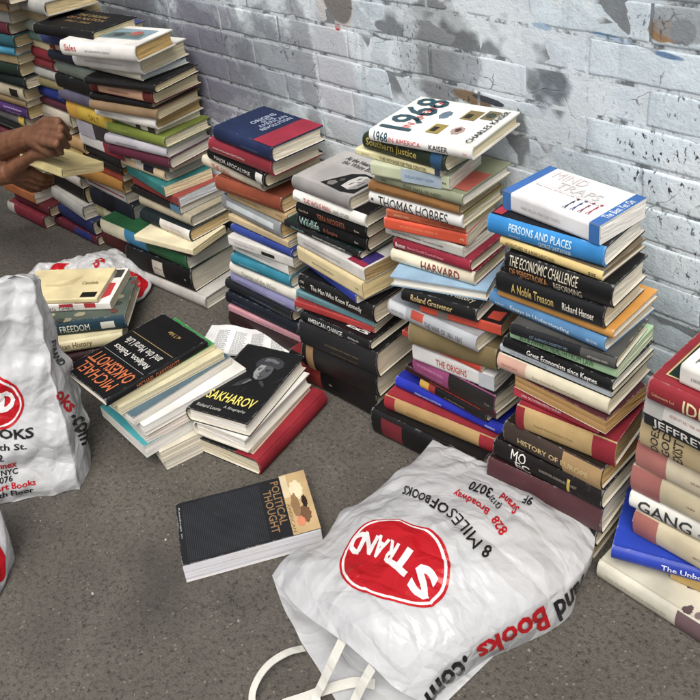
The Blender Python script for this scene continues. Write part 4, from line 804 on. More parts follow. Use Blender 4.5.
# ------------------------------------------------------------------ pavement
m, nt, b = newmat('asphalt'); L = nt.links; co = objco(nt)
n1 = noise_(nt, co, 1.7, 4, .6); n2 = noise_(nt, co, 9, 5, .65); n3 = noise_(nt, co, 130, 4, .75); n4 = noise_(nt, co, 420, 3, .7)
k = mixc(nt, ramp(nt, n2, .3, .7), lin('#524e47'), lin('#66615a'))
k = mixc(nt, mth(nt, 'MULTIPLY', ramp(nt, n1, .45, .65), .5), k, lin('#4b4844'))
k = mixc(nt, ramp(nt, n3, .33, .52), lin('#35322e'), k)
k = mixc(nt, mth(nt, 'MULTIPLY', ramp(nt, n4, .5, .72), .45), k, lin('#7d7870'))
vo = N(nt, 'ShaderNodeTexVoronoi', feature='F1', Scale=150.0); L.new(co, vo.inputs['Vector'])
sp = nt.nodes.new('ShaderNodeSeparateColor'); L.new(vo.outputs['Color'], sp.inputs[0])
stone = mth(nt, 'MULTIPLY', ramp(nt, sp.outputs[0], .9, .93), mth(nt, 'SUBTRACT', 1, ramp(nt, vo.outputs['Distance'], .25, .42)))
k = mixc(nt, mth(nt, 'MULTIPLY', stone, .45), k, lin('#8b8478'))
dstone = mth(nt, 'MULTIPLY', ramp(nt, sp.outputs[1], .9, .93), mth(nt, 'SUBTRACT', 1, ramp(nt, vo.outputs['Distance'], .2, .4)))
k = mixc(nt, mth(nt, 'MULTIPLY', dstone, .7), k, lin('#242220'))
cr = N(nt, 'ShaderNodeTexVoronoi', feature='DISTANCE_TO_EDGE', Scale=2.6)
ad = nt.nodes.new('ShaderNodeVectorMath'); ad.operation = 'ADD'; sc = nt.nodes.new('ShaderNodeVectorMath'); sc.operation = 'SCALE'; sc.inputs['Scale'].default_value = .22
nz = N(nt, 'ShaderNodeTexNoise', Scale=6.0, Detail=6.0, Roughness=.65); L.new(co, nz.inputs['Vector']); L.new(nz.outputs['Color'], sc.inputs[0]); L.new(co, ad.inputs[0]); L.new(sc.outputs[0], ad.inputs[1]); L.new(ad.outputs[0], cr.inputs['Vector'])
crk = mth(nt, 'MULTIPLY', mth(nt, 'SUBTRACT', 1, ramp(nt, cr.outputs['Distance'], .0, .004)), ramp(nt, n1, .56, .62))
k = mixc(nt, mth(nt, 'MULTIPLY', crk, .6), k, lin('#2a2826'))
sta = noise_(nt, objco(nt, (1, 1, 1), (4, 2, 0)), 4.5, 5, .6)
k = mixc(nt, mth(nt, 'MULTIPLY', ramp(nt, sta, .54, .7), .5), k, lin('#35332f'))
L.new(k, b.inputs['Base Color']); b.inputs['Roughness'].default_value = .85; b.inputs['Specular IOR Level'].default_value = .3
h = mth(nt, 'ADD', mth(nt, 'MULTIPLY', n3, 1.0), mth(nt, 'MULTIPLY', n4, .5)); h = mth(nt, 'ADD', h, mth(nt, 'MULTIPLY', n2, .5)); h = mth(nt, 'SUBTRACT', h, mth(nt, 'MULTIPLY', crk, .8)); h = mth(nt, 'ADD', h, mth(nt, 'MULTIPLY', stone, .4))
bp = N(nt, 'ShaderNodeBump', Strength=.75, Distance=.004); L.new(h, bp.inputs['Height']); L.new(bp.outputs[0], b.inputs['Normal'])
gm = Mesh(); gm.add([(-60, -60, 0), (60, -60, 0), (60, 60, 0), (-60, 60, 0)], [[0, 1, 2, 3]], m)
gr = gm.build('pavement'); gr['kind'] = 'structure'

# loose grit
gm = Mesh(); rg = random.Random(8)
gmats = [ink_mat(c) for c in ('#6a655c', '#8f887c', '#4a4640', '#b9b2a4', '#575048')]
for _ in range(900):
    x, y = rg.uniform(-1.75, -.1), rg.uniform(.02, .86)
    s = rg.choice([.0007, .0009, .0011, .0013, .0024 if rg.random() < .15 else .001]); a = rg.uniform(0, 6.28)
    P = []
    for kz, rr in ((0, 1), (.7, .8)):
        for i in range(5): P.append((x+s*rr*math.cos(a+i*1.257)*rg.uniform(.7, 1.2), y+s*rr*math.sin(a+i*1.257)*rg.uniform(.7, 1.2), s*kz))
    fs = [[i, (i+1) % 5, 5+(i+1) % 5, 5+i] for i in range(5)]+[[5, 6, 7, 8, 9]]
    gm.add(P, fs, gmats[min(4, int(abs(rg.gauss(0, 1.5)))) if rg.random() > .1 else 3])
g = gm.build('grit'); g['kind'] = 'stuff'; tag(g, 'loose stone grit scattered over the asphalt', 'grit')
# ------------------------------------------------------------------ carrier bags
def plastic(name, col, tr=.25):
    m, nt, b = newmat(name); L = nt.links; co = objco(nt)
    n = noise_(nt, co, 22, 5, .65, .8); n2 = noise_(nt, co, 70, 4, .6, 1.5); n3 = noise_(nt, objco(nt, (1, 3, 1)), 34, 3, .5, 2.0)
    c = lin(col)
    L.new(mixc(nt, ramp(nt, n, .3, .75), c, tuple(x*.9 for x in c)), b.inputs['Base Color'])
    b.inputs['Roughness'].default_value = .26; b.inputs['Specular IOR Level'].default_value = .45
    def rid(sc_, d): return mth(nt, 'POWER', mth(nt, 'SUBTRACT', 1, mth(nt, 'ABSOLUTE', mth(nt, 'SUBTRACT', mth(nt, 'MULTIPLY', noise_(nt, co, sc_, 2, .4, d), 2), 1))), 5)
    h = mth(nt, 'ADD', mth(nt, 'MULTIPLY', rid(5.5, .7), 1.0), mth(nt, 'ADD', mth(nt, 'MULTIPLY', rid(15, 1.0), .3), mth(nt, 'MULTIPLY', n, .3)))
    def facet(sc_, st, ang_, seed_):
        mp_ = nt.nodes.new('ShaderNodeMapping'); mp_.inputs['Rotation'].default_value = (ang_*.4, ang_*.3, ang_); mp_.inputs['Scale'].default_value = (st, 1, .8); mp_.inputs['Location'].default_value = (seed_, seed_*.7, 0)
        nz_ = N(nt, 'ShaderNodeTexNoise', Scale=9.0, Detail=3.0); L.new(co, nz_.inputs['Vector']); s2 = nt.nodes.new('ShaderNodeVectorMath'); s2.operation = 'SCALE'; s2.inputs['Scale'].default_value = .05; L.new(nz_.outputs['Color'], s2.inputs[0])
        a2 = nt.nodes.new('ShaderNodeVectorMath'); a2.operation = 'ADD'; L.new(co, a2.inputs[0]); L.new(s2.outputs[0], a2.inputs[1]); L.new(a2.outputs[0], mp_.inputs['Vector'])
        v_ = N(nt, 'ShaderNodeTexVoronoi', feature='DISTANCE_TO_EDGE', Scale=sc_); L.new(mp_.outputs[0], v_.inputs['Vector']); return v_.outputs['Distance']
    msk = ramp(nt, noise_(nt, co, 6, 2, .5), .38, .62)
    fa = mth(nt, 'ADD', facet(12, .3, .6, 0), mth(nt, 'MULTIPLY', facet(28, .32, -.5, 3), .32)); fa = mth(nt, 'ADD', fa, mth(nt, 'MULTIPLY', facet(60, .5, 1.2, 5), .07))
    h = mth(nt, 'ADD', mth(nt, 'MULTIPLY', h, .12), mth(nt, 'MULTIPLY', fa, mth(nt, 'ADD', .45, mth(nt, 'MULTIPLY', msk, .75))))
    bp = N(nt, 'ShaderNodeBump', Strength=1.0, Distance=.0165); L.new(h, bp.inputs['Height']); L.new(bp.outputs[0], b.inputs['Normal'])
    t = nt.nodes.new('ShaderNodeBsdfTranslucent'); t.inputs[0].default_value = (*c, 1); L.new(bp.outputs[0], t.inputs['Normal'])
    mx = nt.nodes.new('ShaderNodeMixShader'); mx.inputs[0].default_value = tr
    out = nt.nodes['Material Output']; L.new(b.outputs[0], mx.inputs[1]); L.new(t.outputs[0], mx.inputs[2]); L.new(mx.outputs[0], out.inputs[0])
    return m
BAGW = plastic('bag_plastic', '#d0d1d2'); BAGR = plastic('bag_print_red', '#b3141f', .08); BAGK = plastic('bag_print_black', '#1c1b1d', .05); BAGT = plastic('bag_print_white', '#e6e4e2', .1)
BAGS = plastic('bag_strap', '#cfcdc4', .1)
def poly(pts, t):                            # point at fraction t along a polyline
    pts = [np.array(p, float) for p in pts]; d = [0]
    for a, b in zip(pts, pts[1:]): d.append(d[-1]+np.linalg.norm(b-a))
    s = t*d[-1]
    for i in range(len(pts)-1):
        if s <= d[i+1] or i == len(pts)-2:
            u = (s-d[i])/max(d[i+1]-d[i], 1e-9)
            p0 = pts[max(i-1, 0)]; p1 = pts[i]; p2 = pts[i+1]; p3 = pts[min(i+2, len(pts)-1)]
            return .5*(2*p1+(p2-p0)*u+(2*p0-5*p1+4*p2-p3)*u*u+(3*p1-p0-3*p2+p3)*u**3)
class Creases:
    def __init__(s, seed, n, box, amp, focus=None):
        r = random.Random(seed); s.l = []
        for i in range(n):
            if focus and r.random() < .6:
                f = r.choice(focus); a = r.uniform(0, 6.283); x, y = f
            else:
                x, y = r.uniform(box[0], box[1]), r.uniform(box[2], box[3]); a = r.uniform(0, 6.283)
            s.l.append((x, y, math.cos(a), math.sin(a), r.uniform(.05, .2), r.uniform(.004, .014), amp*r.uniform(.3, 1)*r.choice([1, 1, -1])))
        s.seed = seed
    def __call__(s, x, y):
        h = 0
        for X, Y, c, q, ln, w, a in s.l:
            u = (x-X)*c+(y-Y)*q; v = -(x-X)*q+(y-Y)*c+.02*math.sin(u*17+X*40)
            if -.01 < u < ln and abs(v) < 5*w:
                e = min(1, (u+.01)/.03)*max(0, 1-u/ln); h += a*e*math.exp(-abs(v)/w)
        h += .004*mnoise.fractal(Vector((x*9, y*9, s.seed)), 1, 2, 3)
        return h
def tri(x): return abs((x % 1)*2-1)
def pleats(x, y, seed, n=7, amp=.085):       # sharp shallow folds of thin film
    r = random.Random(seed); h = 0
    for k in range(n):
        a = r.uniform(0, 3.1416); lam = r.uniform(.022, .085); m = mnoise.noise(Vector((x*5.5, y*5.5, seed+10+k*3.7)))+.12
        if m > 0: h += lam*amp*m*(tri((x*math.cos(a)+y*math.sin(a))/lam+.55*mnoise.noise(Vector((x*7, y*7, seed+k))))-.5)
    return h
def crump(x, y, sc, seed, st=.55, ang=.7):    # facets between sharp creases
    c, s = math.cos(ang), math.sin(ang); u, v = x*c+y*s, -x*s+y*c
    w = mnoise.noise_vector(Vector((x*9, y*9, seed)))*.22
    d = mnoise.voronoi(Vector((u*sc*st+w.x, v*sc+w.y, seed)))[0]
    return min(d[1]-d[0], .7)
class Surf:                                  # a sampled sheet G[i][j] on which lettering is laid
    def __init__(s, G): s.G = np.array(G); s.ni, s.nj = s.G.shape[:2]; s.px = np.array([[proj(p) for p in r] for r in s.G])
    def at(s, a, b):
        a = min(max(a, 0), s.ni-1.001); b = min(max(b, 0), s.nj-1.001); i, j = int(a), int(b); u, v = a-i, b-j; G = s.G
        p = (G[i, j]*(1-u)+G[i+1, j]*u)*(1-v)+(G[i, j+1]*(1-u)+G[i+1, j+1]*u)*v
        n = np.cross(G[i+1, j]-G[i, j], G[i, j+1]-G[i, j]); n /= max(np.linalg.norm(n), 1e-12); return p, n
    def find(s, x, y):                       # where on the sheet a print mark of the photograph sits
        d = (s.px[:, :, 0]-x)**2+(s.px[:, :, 1]-y)**2
        i, j = np.unravel_index(np.argmin(d), d.shape)
        a, b = float(i), float(j)
        for _ in range(8):
            i0, j0 = min(max(int(round(a)), 1), s.ni-2), min(max(int(round(b)), 1), s.nj-2)
            J = np.array([(s.px[i0+1, j0]-s.px[i0-1, j0])/2, (s.px[i0, j0+1]-s.px[i0, j0-1])/2]).T
            base = s.px[i0, j0]
            try: q = np.linalg.solve(J, np.array([x, y])-base)
            except Exception: break
            a, b = i0+max(-3, min(3, q[0])), j0+max(-3, min(3, q[1]))
        return np.array([a, b])
def lay(mesh, S, tris, mat, lift, sgn):
    vs = []; fs = []
    for t in tris:
        k = len(vs)
        for q in t:
            p, n = S.at(q[0], q[1]); vs.append(tuple(p+n*lift*sgn))
        fs.append([k, k+1, k+2])
    mesh.add(vs, fs, mat, True)
def print_text(mesh, S, txt, p0, p1, p2, mat, lift=.0011, sgn=1, bold=.02):
    """p0, p1: ends of the base line, p2: above p0 by the letter height (marks on the photograph)"""
    a, b, c = S.find(*p0), S.find(*p1), S.find(*p2)
    vs, fs, _ = glyphs(txt, bold)
    P = [tuple(a+(b-a)*u+(c-a)*v) for u, v in vs]
    lay(mesh, S, refine(P, fs, .9), mat, lift, sgn)
def print_poly(mesh, S, pts, mat, lift=.0008, sgn=1, direct=False):
    P = [tuple(S.find(*p)) if not direct else p for p in pts]; c = tuple(np.mean(np.array(P), axis=0))
    fs = [[0, i+1, (i+1) % len(P)+1] for i in range(len(P))]
    lay(mesh, S, refine([c]+P, fs, 1.0), mat, lift, sgn)
def ribbon(pts, w, mat, mesh, nrm=(0, 0, 1), n=40):
    R_ = []
    for i in range(n+1):
        p = poly(pts, i/n); q = poly(pts, min(1, i/n+.01))-poly(pts, max(0, i/n-.01)); s = np.cross(q, np.array(nrm, float)); s /= max(np.linalg.norm(s), 1e-9)
        R_.append([tuple(p+s*w*k+np.array([0, 0, .0003*math.cos(k*3)])) for k in (-.5, -.25, 0, .25, .5)])
    mesh.grid(R_, mat, True)
    mesh.grid([[(p[0], p[1], p[2]-.0012) for p in r] for r in R_], mat, True, True)
def pxz(L_): return [at(u, v, z) for u, v, z in L_]

# the large bag lying in front
mouth = pxz([(272, 575, .02), (285, 594, .04), (303, 614, .055), (340, 642, .07), (372, 668, .066), (399, 690, .05), (418, 700, .03)])
endc = pxz([(433, 439, .055), (447, 445, .064), (469, 455, .07), (500, 470, .073), (536, 487, .074), (558, 501, .07), (584, 517, .064), (596, 532, .055)])
left = pxz([(272, 575, .02), (285, 558, .035), (303, 547, .045), (322, 540, .05), (334, 523, .054), (342, 510, .056), (361, 502, .06), (386, 482, .062), (397, 471, .062), (411, 464, .06), (424, 450, .058), (433, 439, .055)])
ridge = pxz([(418, 700, .03), (437, 673, .06), (470, 647, .07), (510, 621, .075), (548, 598, .072), (576, 577, .065), (592, 554, .058), (596, 532, .055)])
foot = pxz([(428, 712, 0), (444, 692, 0), (468, 674, 0), (488, 660, 0), (520, 646, 0), (551, 631, 0), (571, 614, 0), (578, 590, 0), (590, 566, 0), (594, 548, 0)])
cr = Creases(4, 70, (-.84, -.48, .48, .84), .0105, focus=[(left[0][0], left[0][1]), (mouth[3][0], mouth[3][1]), (mouth[4][0], mouth[4][1]), (endc[0][0], endc[0][1]), (endc[-1][0], endc[-1][1]), (-.66, .62)])
NS, NT = 150, 150
def top_pt(s, t, rough=1):
    c0, c1, d0, d1 = poly(mouth, t), poly(endc, t), poly(left, s), poly(ridge, s)
    p = (1-s)*c0+s*c1+(1-t)*d0+t*d1-((1-s)*(1-t)*mouth[0]+(1-s)*t*mouth[-1]+s*(1-t)*endc[0]+s*t*endc[-1])
    b = math.sin(math.pi*min(1, max(0, t)))**.8*math.sin(math.pi*min(1, s*.94+.05))**.8
    p = p.copy(); p[2] += .028*b
    e = min(1, 6*min(t, 1-t)+.25)
    if rough: p[2] += (cr(p[0], p[1])*.5+pleats(p[0], p[1], 21, 8, .1)+(.005*crump(p[0], p[1], 13, 7, .5, .5)+.0025*crump(p[0], p[1], 30, 3, .45, -.4)-.003)*min(1, max(.25, .6+1.6*mnoise.noise(Vector((p[0]*5, p[1]*5, 77))))))*e
    return p
TOP = [[top_pt(i/NS, j/NT) for j in range(NT+1)] for i in range(NS+1)]
GG = []
for i in range(NS+1):
    s = i/NS; row = []
    cin = np.mean([TOP[i][0], TOP[i][-1]], axis=0)
    l = TOP[i][0]; d = (cin-l); d[2] = 0; d /= np.linalg.norm(d)
    row.append(np.array([l[0]+d[0]*.022, l[1]+d[1]*.022, .002])); row.append(np.array([l[0]+d[0]*.012, l[1]+d[1]*.012, l[2]*.35])); row.append(np.array([l[0]+d[0]*.002, l[1]+d[1]*.002, l[2]*.75]))
    row += TOP[i]
    r_ = TOP[i][-1]; f = poly(foot, s); f = f.copy(); f[2] = .0015
    for k in range(1, 13):
        q = k/12; p = r_*(1-q)+f*q; bul = .006*math.sin(math.pi*q); n = np.array([.5, -.6, .4]); p = p+n*bul
        p[2] = max(.0015, p[2]+.003*mnoise.noise(Vector((s*16, q*3, 2.2)))*math.sin(math.pi*q)); row.append(p)
    GG.append(row)
last = GG[-1]
for q, zf in ((.006, .8), (.016, .4), (.03, .02)):       # the closed end turns under
    GG.append([np.array([p[0], p[1]-q, max(.0015, p[2]*zf)]) for p in last])
bag = empty('carrier_bag', (-.66, .64, 0)); ob = np.array([-.66, .64, 0])
tag(bag, 'white plastic carrier bag with red oval logo, lying flat in front, handles toward viewer', 'bag')
bm_ = Mesh(); S1f = Surf([[p for p in r] for r in GG])
loc = lambda G: [[tuple(np.array(p)-ob) for p in r] for r in G]
bm_.grid(loc(GG), BAGW, True, True)
# lower sheet, reaching out of the mouth
low = pxz([(272, 575, .004), (282, 604, .003), (300, 640, .003), (318, 668, .003), (345, 712, .003), (395, 745, .003), (432, 716, .003)])
LG = []
for i in range(41):
    s = i/40; row = []
    for j in range(41):
        a = poly(low, j/40); e = np.array([poly(endc, j/40)[0], poly(endc, j/40)[1]-.03, .003]); p = a*(1-s)+e*s
        p[2] = .003+.022*math.exp(-s*7)*max(0, mnoise.noise(Vector((j*.16, s*7, 5))))*2*math.sin(math.pi*j/40)
        row.append(p)
    LG.append(row)
bm_.grid(loc(LG), BAGW, True, True)
S = S1f
SG = -1
LS = Surf(GG); 
ring = [(337, 548), (344, 535), (358, 524), (376, 517), (393, 514), (410, 517), (427, 524), (438, 538), (444, 556), (443, 574), (437, 588), (424, 597), (408, 600), (391, 599), (377, 597), (364, 593), (352, 585), (343, 572), (338, 559)]
cx_, cy_ = 390, 558
ring = [tuple(poly(ring+[ring[0]], i/90)) for i in range(90)]
def sc(pts, k): return [(cx_+(x-cx_)*k, cy_+(y-cy_)*k) for x, y in pts]
dm = Mesh(); dml = lambda: dm
class Off(Mesh):
    def add(s, vs, fs, m, smooth=False, w=None): Mesh.add(s, [tuple(np.array(p)-s.o) for p in vs], fs, m, smooth, w)
pm = Off(); pm.o = ob
LT = Surf([r[3:3+NT+1] for r in GG]); LM = Surf([[top_pt(i/NS, j/NT, 0) for j in range(NT+1)] for i in range(NS+1)]); LT.find = LM.find; fc = LT.find(cx_, cy_)
ex = (LT.find(cx_+28, cy_)-LT.find(cx_-28, cy_))/56; ey = (LT.find(cx_, cy_+24)-LT.find(cx_, cy_-24))/48
aff = lambda p: tuple(fc+ex*(p[0]-cx_)+ey*(p[1]-cy_))
for k_, m_, l_ in ((1.0, BAGR, .0012), (.955, BAGT, .0017), (.905, BAGR, .0022)): print_poly(pm, LT, [aff(p) for p in sc(ring, k_)], m_, l_, SG, True)
def letter(ch, c, d, up, w, h, mat=BAGT, lift=.0032):
    w *= 1.12; h *= 1.12
    d = np.array(d, float); d /= np.linalg.norm(d); up = np.array(up, float); up /= np.linalg.norm(up); c = np.array(c, float)
    p0 = c-d*w/2-up*h/2; a, b, e = (np.array(aff(p)) for p in (p0, p0+d*w, p0+up*h)); vs, fs, _ = glyphs(ch, .045)
    lay(pm, LT, refine([tuple(a+(b-a)*u+(e-a)*v) for u, v in vs], fs, .9), mat, lift, SG)
letter('S', (420, 577), (-.95, -.55), (-.45, .87), 18, 26); letter('T', (403, 560), (-.85, -.62), (-.55, .8), 19, 23); letter('R', (391, 553), (-.9, -.55), (-.5, .86), 9, 21)
letter('A', (381, 548), (-.9, -.5), (-.5, .86), 11, 20); letter('N', (368, 543), (-.92, -.4), (-.5, .87), 15, 19); letter('D', (354, 541), (-.95, -.2), (-.45, .9), 14, 21)
def word(t, a, b, h, mat, bold=.02):
    a, b = np.array(a, float), np.array(b, float); d = (b-a)/np.linalg.norm(b-a); up = np.array([d[1], -d[0]]); a = a-up*h/2; b = b-up*h/2
    print_text(pm, LT, t, a, b, a+up*h, mat, .0022, SG, bold)
word('8', (490, 554), (483, 550), 13, BAGK); word('MILES', (478, 545), (449, 513), 13, BAGK); word('OF', (448, 511), (432, 502), 11, BAGK); word('BOOKS', (430, 501), (404, 491), 9, BAGK)
word('828', (504, 534), (493, 518), 10, BAGR); word('Broadway', (489, 512), (455, 493), 9, BAGR)
word('(212)', (500, 508), (490, 498), 7, BAGK); word('3070', (491, 495), (470, 486), 11, BAGK); word('Strand', (517, 512), (500, 496), 9, BAGR); word('9F', (532, 504), (524, 500), 9, BAGK)
jr = 3+NT
for t_, s0, s1, m_, j0, j1 in (('rand', .80, .60, BAGK, jr+2, jr+10.5), ('Books', .56, .27, BAGR, jr+1, jr+9.5), ('.com', .23, .04, BAGK, jr+1, jr+9.5)):
    vs, fs, _ = glyphs(t_, .03); lay(pm, LS, refine([(NS*(s0+(s1-s0)*u), j0+(j1-j0)*v) for u, v in vs], fs, .9), m_, .0016, SG)
o_ = pm.build('print', None)
body = bm_.build('body', bag); o_.parent = body
for nm, pts, w in (('handle', [(304, 648, .006), (288, 652, .02), (270, 663, .025), (257, 680, .02), (252, 700, .012), (262, 722, .006), (290, 726, .004)], .0095),
                   ('handle', [(342, 641, .072), (333, 660, .06), (322, 684, .03), (316, 698, .014), (322, 712, .008), (360, 725, .004)], .0125),
                   ('handle', [(372, 667, .066), (362, 685, .045), (352, 706, .02), (340, 730, .006)], .0125),
                   ('handle', [(283, 704, .004), (305, 697, .006), (330, 688, .01), (355, 682, .014), (375, 684, .01)], .0125)):
    hm = Off(); hm.o = ob; ribbon(pxz(pts), w, BAGS, hm, (0.1, -.3, .95)); hm.build(nm, bag)

# the standing bag at the left edge
def standing(front_line, depth_px, levels, name, label, seed, texts=None):
    pass
FR, BR_ = at(80, 490), at(90, 449); a_ = (FR-at(0, 503)); a_ /= np.linalg.norm(a_)      # along the front, toward the right
bk_ = np.array([-a_[1], a_[0], 0]); bk_ = bk_ if bk_ @ (BR_-FR) > 0 else -bk_
ob = FR-a_*.18; ob[2] = 0
bag2 = empty('carrier_bag', tuple(ob)); tag(bag2, 'full white plastic carrier bag standing upright at the left picture edge', 'bag')
def fr_ridge(q): return poly([(80, 490), (73, 455), (64, 420), (54, 380), (45, 335), (36, 295), (30, 277)], q)
def bk_ridge(q): return poly([(90, 449), (88, 425), (84, 400), (73, 368), (60, 340), (48, 305), (37, 274)], q)
def tilt_pt(px_, base, ph):                 # a photo mark taken on a plane leaning back from a base line
    nrm = np.cross(a_, bk_*math.sin(ph)+np.array([0, 0, math.cos(ph)])); d = ray(*px_); t = ((base-CAMC) @ nrm)/(d @ nrm); return CAMC+d*t
NL = 110; GG = []
Wd = .40; Dp = float(np.linalg.norm(BR_-FR))
cr2 = Creases(9, 60, (0, .9, 0, .4), .008)
def skew(p, s, q): return p
for k in range(NL+1):
    q = k/NL
    A_ = tilt_pt(fr_ridge(q), FR, .22); B_ = tilt_pt(bk_ridge(q), BR_, .12)
    jn_ = lambda s_: .007*mnoise.noise(Vector((q*9, s_, 1)))+.005*(tri(q*6.3+s_)-.5)
    if k > 2: A_ = A_+bk_*jn_(1)+a_*jn_(3)*.6; B_ = B_+a_*jn_(5)
    gus = B_-A_; w = Wd*(1-.25*q); C_ = A_-a_*w; D_ = B_-a_*w*1.0
    D_ = C_+gus
    row = []
    segs_ = [(C_, A_, 110, 'f'), (A_, B_, 30, 'g'), (B_, D_, 40, 'b'), (D_, C_, 16, 'l')]
    u = 0
    for P_, Q_, n, kind in segs_:
        nn = np.cross(Q_-P_, np.array([0, 0, 1.0])); nn /= max(np.linalg.norm(nn), 1e-9)
        for j in range(n):
            f = j/n; p = P_*(1-f)+Q_*f
            bul = (.028 if kind in 'fb' else .012)*math.sin(math.pi*f)*math.sin(math.pi*min(1, .15+q*.8))
            if kind == 'g': bul = -.012*math.sin(math.pi*f)*q+.01*math.sin(math.pi*f)*(1-q)
            arc = u+f*(Wd if kind in 'fb' else .12)
            h = cr2(arc, q*.38)*.9+.008*mnoise.fractal(Vector((arc*6, q*3.2, 3)), 1, 2, 3)*(.6+.6*q)+pleats(arc*1.2, q*.34, 40, 8, .1)+.011*crump(arc, q*.34, 13, 5, .5, 1.2)+.0045*crump(arc, q*.34, 30, 8, .5, .5)-.006
            edge = min(1, min(f, 1-f)*8+.5); p = p+nn*(bul+h*edge*(.35 if kind == 'g' else 1)); p[2] = max(.0015, p[2]) if k else .0015
            row.append(p)
        u += Wd if kind in 'fb' else .12
    row.append(row[0].copy()); GG.append(row)
# crumpled open top sinking inward
top = GG[-1]; cen = np.mean(np.array(top), axis=0)
for q, dz in ((.12, .006), (.35, -.004), (.62, -.02), (.85, -.032), (.995, -.036)):
    GG.append([p*(1-q)+cen*q+np.array([0, 0, dz+.012*mnoise.noise(Vector((j*.12, q*5, 1)))*math.sin(math.pi*q)]) for j, p in enumerate(top)])
LS = Surf(GG); bm_ = Off(); bm_.o = ob; bm_.grid([[tuple(p) for p in r] for r in GG], BAGW, True, True)
LSf = Surf([r[:140] for r in GG[:NL+1]]); LS = LSf
pm = Off(); pm.o = ob; SG = -1
ang = [i*2*math.pi/40 for i in range(40)]
tst = LS.find(0, 403)
for rx, ry, mt_, lf in ((29, 27, BAGR, .0008), (26.5, 24.6, BAGT, .0014), (24.5, 22.6, BAGR, .002)):
    c = np.array([-4.0, 403.0]); f = LS.find(*c); ex = (LS.find(c[0]+10, c[1]-1.7)-f)/10; ey = (LS.find(c[0]+1, c[1]+10)-f)/10
    print_poly(pm, LS, [tuple(f+ex*rx*math.cos(t)+ey*ry*math.sin(t)) for t in ang], mt_, lf, SG, True)
def word2(t, end, w, h, mat, slope=-.16, bold=.02):
    e = np.array(end, float); d = np.array([1, slope]); d /= np.linalg.norm(d); up = np.array([-.08, -1.0])
    print_text(pm, LS, t, e-d*w, e, e-d*w+up*h, mat, .0012, SG, bold)
word2('D', (15, 411), 18, 21, BAGT, -.14, .05) if 0 else print_text(pm, LS, 'D', (0, 412), (16, 409.5), (-1.2, 392), BAGT, .003, SG, .05)
word2('BOOKS', (34, 437), 62, 10, BAGK, -.15, .03); word2('12th St.', (27, 449), 40, 6.5, BAGK); word2('12', (4, 461), 12, 6, BAGK); word2('Annex', (17, 466), 26, 6, BAGR); word2('NYC', (18, 473.5), 17, 6, BAGK)
word2('473-3076', (13, 481), 34, 6, BAGK); word2('Art Books', (36, 485), 42, 6.5, BAGR); word2('12th Floor', (34, 492), 44, 6, BAGK)
def word3(t, a, b, h, mat):
    a, b = np.array(a, float), np.array(b, float); d = (b-a)/np.linalg.norm(b-a); up = np.array([d[1], -d[0]]); a = a-up*h/2; b = b-up*h/2
    print_text(pm, LS, t, a, b, a+up*h, mat, .0014, SG, .03)
word3('oks', (58, 390), (73, 410), 12, BAGR); word3('.com', (75, 413), (86, 444), 11, BAGK); word3('STRAND', (53, 340), (62, 366), 5, BAGK)
o_ = pm.build('print'); body = bm_.build('body', bag2); o_.parent = body

def crumple(name, outline, zc, label, seed, amp=.012, n=34, rings=44, flat=.5):
    """a slack bag on the ground: outline (photo x, y, height) going round, middle height zc"""
    pts = pxz(outline); c = np.mean(np.array(pts), axis=0); ob = np.array([c[0], c[1], 0])
    G = []; N_ = 200
    base = [poly(pts+[pts[0]], j/N_) for j in range(N_)]; base.append(base[0])
    for rr in (1.0, .99, 1.0):
        pass
    for k in range(rings+4):
        row = []
        for j, p in enumerate(base):
            d = np.array([p[0]-c[0], p[1]-c[1], 0])
            if k == 0: P = p-d*.1; P[2] = .0015
            elif k == 1: P = p-d*.03; P[2] = p[2]*.5+.0015
            else:
                f = 1-(k-2)/(rings+1); P = c+(p-c)*f; P = P.copy(); P[2] = p[2]*f**1.0+(1-f**2.2)*zc*(1)+p[2]*(1-f)*0
                P[2] += .012*crump(P[0], P[1], 14, seed)+.005*crump(P[0], P[1], 32, seed)+pleats(P[0], P[1], seed, 7, .1)+amp*mnoise.fractal(Vector((P[0]*22, P[1]*22, seed)), 1, 2, 4)*min(1, (1-f)*5+.3)+amp*.8*abs(mnoise.noise(Vector((P[0]*9, P[1]*30, seed+3))))
                P[2] = max(.002, P[2])
            row.append(P)
        G.append(row)
    m = Off(); m.o = ob; m.grid([[tuple(p) for p in r] for r in G], BAGW, True, False)
    e = empty('carrier_bag', tuple(ob)); tag(e, label, 'bag'); body = m.build('body', e)
    return e, body, Surf([r for r in G[2:]]), ob
e3, b3, LS, ob3 = crumple('bag', [(20, 282, .03), (38, 268, .04), (66, 262, .05), (92, 256, .055), (112, 251, .06), (122, 252, .06), (136, 264, .045), (152, 284, .012), (143, 299, .008), (127, 306, .008), (100, 318, .01), (60, 330, .01), (26, 320, .01)], .05,
   'crumpled red and white plastic bag, flattened behind the piled history books', 6)
pm = Off(); pm.o = ob3; SG = 1
for pl in ([(30, 276), (42, 270), (58, 267), (70, 264), (64, 273), (36, 278)], [(112, 272), (120, 268), (132, 272), (148, 283), (141, 297), (127, 302), (118, 290)]):
    print_poly(pm, LS, pl, BAGR, .0015, SG)
print_text(pm, LS, 'Strand', (36, 277), (62, 273), (35, 271), BAGT, .003, SG); print_text(pm, LS, 'oo', (97, 270), (107, 261), (92, 266), BAGR, .002, SG, .03)
o_ = pm.build('print'); o_.parent = b3
e4, b4, LS, ob4 = crumple('bag', [(-60, 520, .05), (-30, 500, .08), (-8, 506, .09), (4, 520, .08), (6.5, 560, .03), (5, 585, .004), (-12, 606, .004), (-60, 610, .004)], .1,
   'white and red plastic bag, only its edge showing at lower left', 15, .01)
pm = Off(); pm.o = ob4
